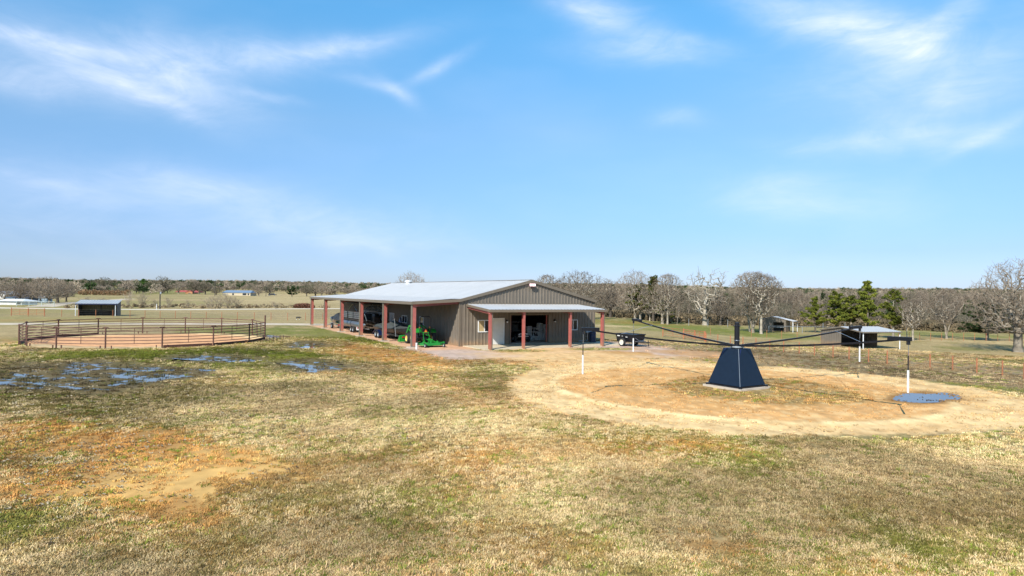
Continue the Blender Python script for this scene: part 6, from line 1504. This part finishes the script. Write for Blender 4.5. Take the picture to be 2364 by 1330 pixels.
isg = (C_[:, 1] > C_[:, 0] * .95)
tone = C_ * rg.uniform(.5, 1.35, (n_, 1)); pale = rg.random(n_) < .36 * sst(.40, .58, fbm(X_, Y_, 1.1, 91, 3)) + .14; pale &= cv_ > .5; tone[pale & ~isg] = tone[pale & ~isg] * .40 + np.array((.60, .47, .27)) * .68
lime = rg.random(n_) < .16 * sst(.42, .6, fbm(X_, Y_, .6, 93, 3)) + .02; tone[lime] = np.array((.15, .19, .025)) * rg.uniform(.6, 1.3, (int(lime.sum()), 1)); tone *= rg.uniform(.95, 1.05, (n_, 3)) * np.array((1.11, 1.03, .95)) * (.76 + .60 * sst(.36, .60, fbm(X_, Y_, .22, 95, 4)))[:, None]
tf = [tuft('tuft', 26, .034, .10, 1, .006, 1.5), tuft('tuft', 24, .045, .11, 2, .006, 1.3), tuft('tuft', 30, .026, .13, 3, .007, 1.8), tuft('tuft', 16, .085, .06, 4, .005, .7)]
ids = rg.choice(4, n_, p=[.38, .26, .32, .04]); print('grass tufts', n_)
scatter('grass', np.stack([X_, Y_, Z_], 1), rg.uniform(.7, 1.3, n_) * np.interp(rr_, [9, 25, 60], [.85, 1.1, 1.5]), rg.uniform(0, 6.28, n_), tf, 'short dry winter grass with green patches', 'grass', tones=np.clip(tone, .01, .8), ids=ids)
# fallen leaves and clods
lf = []
for k in range(2):
    rn = random.Random(k + 5); me = MB()
    for q in range(3):
        x, y = rn.uniform(-.12, .12), rn.uniform(-.12, .12); a = rn.uniform(0, 6.28); ca, sa = math.cos(a), math.sin(a); s_ = rn.uniform(.02, .04)
        me.quad((x - ca * s_, y - sa * s_, .01), (x + sa * s_ * .6, y - ca * s_ * .6, .025), (x + ca * s_, y + sa * s_, .03), (x - sa * s_ * .6, y + ca * s_ * .6, .012))
    lf.append(me.mesh('leaf_litter', GRM))
NL_ = 17000; rr_ = 8.6 * (60 / 8.6) ** (rg.random(NL_) ** .8); az_ = np.radians(rg.uniform(-41, 18, NL_)); X_ = rr_ * np.sin(az_); Y_ = rr_ * np.cos(az_)
C_, cov, zn = paint(X_, Y_); Z_ = ground_height(X_, Y_); U_, V_ = proj_np(X_, Y_, 0 * X_)
pr_ = np.where(zn > 0, 0, 1) * sst(.42, .6, fbm(X_, Y_, .3, 66, 3)) * sst(1500, 300, U_); keep = (rg.random(NL_) < pr_) & (Z_ > -.03) & ~(((X_ - BX) * sA[0] + (Y_ - BY) * sA[1] > -4.2) & ((X_ - BX) * tA[0] + (Y_ - BY) * tA[1] > -1))
X_, Y_, Z_ = X_[keep], Y_[keep], Z_[keep]; n_ = len(X_)
tone = np.where(rg.random((n_, 1)) < .45, np.array([[.36, .29, .19]]), np.array([[.09, .06, .035]])) * rg.uniform(.7, 1.2, (n_, 1))
scatter('leaf_litter', np.stack([X_, Y_, Z_ + .01], 1), rg.uniform(.8, 1.5, n_) * np.interp(np.hypot(X_, Y_), [9, 22, 50], [.5, .9, 1.3]), rg.uniform(0, 6.28, n_), lf, 'dead leaves and clods strewn over the grass', 'leaves', tones=tone, ids=rg.integers(0, 2, n_))

# loose clods and churned lumps on the walker circle
lp = []
for k in range(2):
    rn = random.Random(k + 70); mb = MB()
    for q in range(4):
        x, y, z_ = rn.uniform(-.25, .25), rn.uniform(-.25, .25), rn.uniform(.012, .03); r_ = rn.uniform(.02, .05)
        mb.loft([[(x + math.cos(a) * r_, y + math.sin(a) * r_ * .7, -.01) for a in (0, 1.3, 2.5, 3.9, 5.1)], [(x + math.cos(a) * r_ * .5, y + math.sin(a) * r_ * .4, z_) for a in (.2, 1.5, 2.7, 4.0, 5.2)]])
    lp.append(mb.mesh('clod', GRM))
NC_ = 5200; q_ = np.sqrt(rg.uniform(1.8 ** 2, 12.5 ** 2, NC_)); a_ = rg.uniform(0, 6.283, NC_); X_ = WX + q_ * np.cos(a_); Y_ = WY + q_ * np.sin(a_); C_, cov, zn = paint(X_, Y_); Z_ = ground_height(X_, Y_)
keep = (zn == 3) & (Z_ > -.06) & (rg.random(NC_) < sst(.42, .6, fbm(X_, Y_, .8, 77, 3)) + .12); wet = pudfield(*proj_np(X_, Y_, 0 * X_), X_, Y_, PUDR, .6) < 1.02; keep &= (~wet) | (rg.random(NC_) < .14)
X_, Y_, Z_, C_, wet = X_[keep], Y_[keep], Z_[keep], C_[keep], wet[keep]; n_ = len(X_)
scatter('dirt_clods', np.stack([X_, Y_, np.maximum(Z_, -.026)], 1), rg.uniform(.6, 1.5, n_), rg.uniform(0, 6.28, n_), lp, 'loose clods of dirt on the horse walker circle', 'dirt', tones=np.where(wet[:, None], np.array([[.05, .04, .035]]), C_ * rg.uniform(.55, 1.05, (n_, 1))), ids=rg.integers(0, 2, n_))

# dead stems standing in the shallow water
NM = 16000; U_ = rg.uniform(-40, 810, NM); V_ = rg.uniform(786, 912, NM); P_ = np.array([G(u, v)[:] for u, v in zip(U_, V_)]); X_, Y_ = P_[:, 0], P_[:, 1]
d_ = pudfield(U_, V_, X_, Y_, PUD, 1.0); f_ = fbm(X_ * .45, Y_ * 1.1, 3.0, 99, 3); keep = (d_ < 1.25) & (rg.random(NM) < sst(.58, .68, f_) * .42 + .008) & (np.hypot(X_ - PX_, Y_ - PY_) > PR + .3)
X_, Y_ = X_[keep], Y_[keep]; n_ = len(X_)
scatter('marsh_stems', np.stack([X_, Y_, np.full(n_, -.034)], 1), rg.uniform(1.0, 1.9, n_), rg.uniform(0, 6.28, n_), tf[:3], 'dark grass stems standing in the shallow puddles', 'grass', tones=np.array([[.085, .07, .028]]) * rg.uniform(.5, 1.8, (n_, 1)), ids=rg.integers(0, 3, n_))
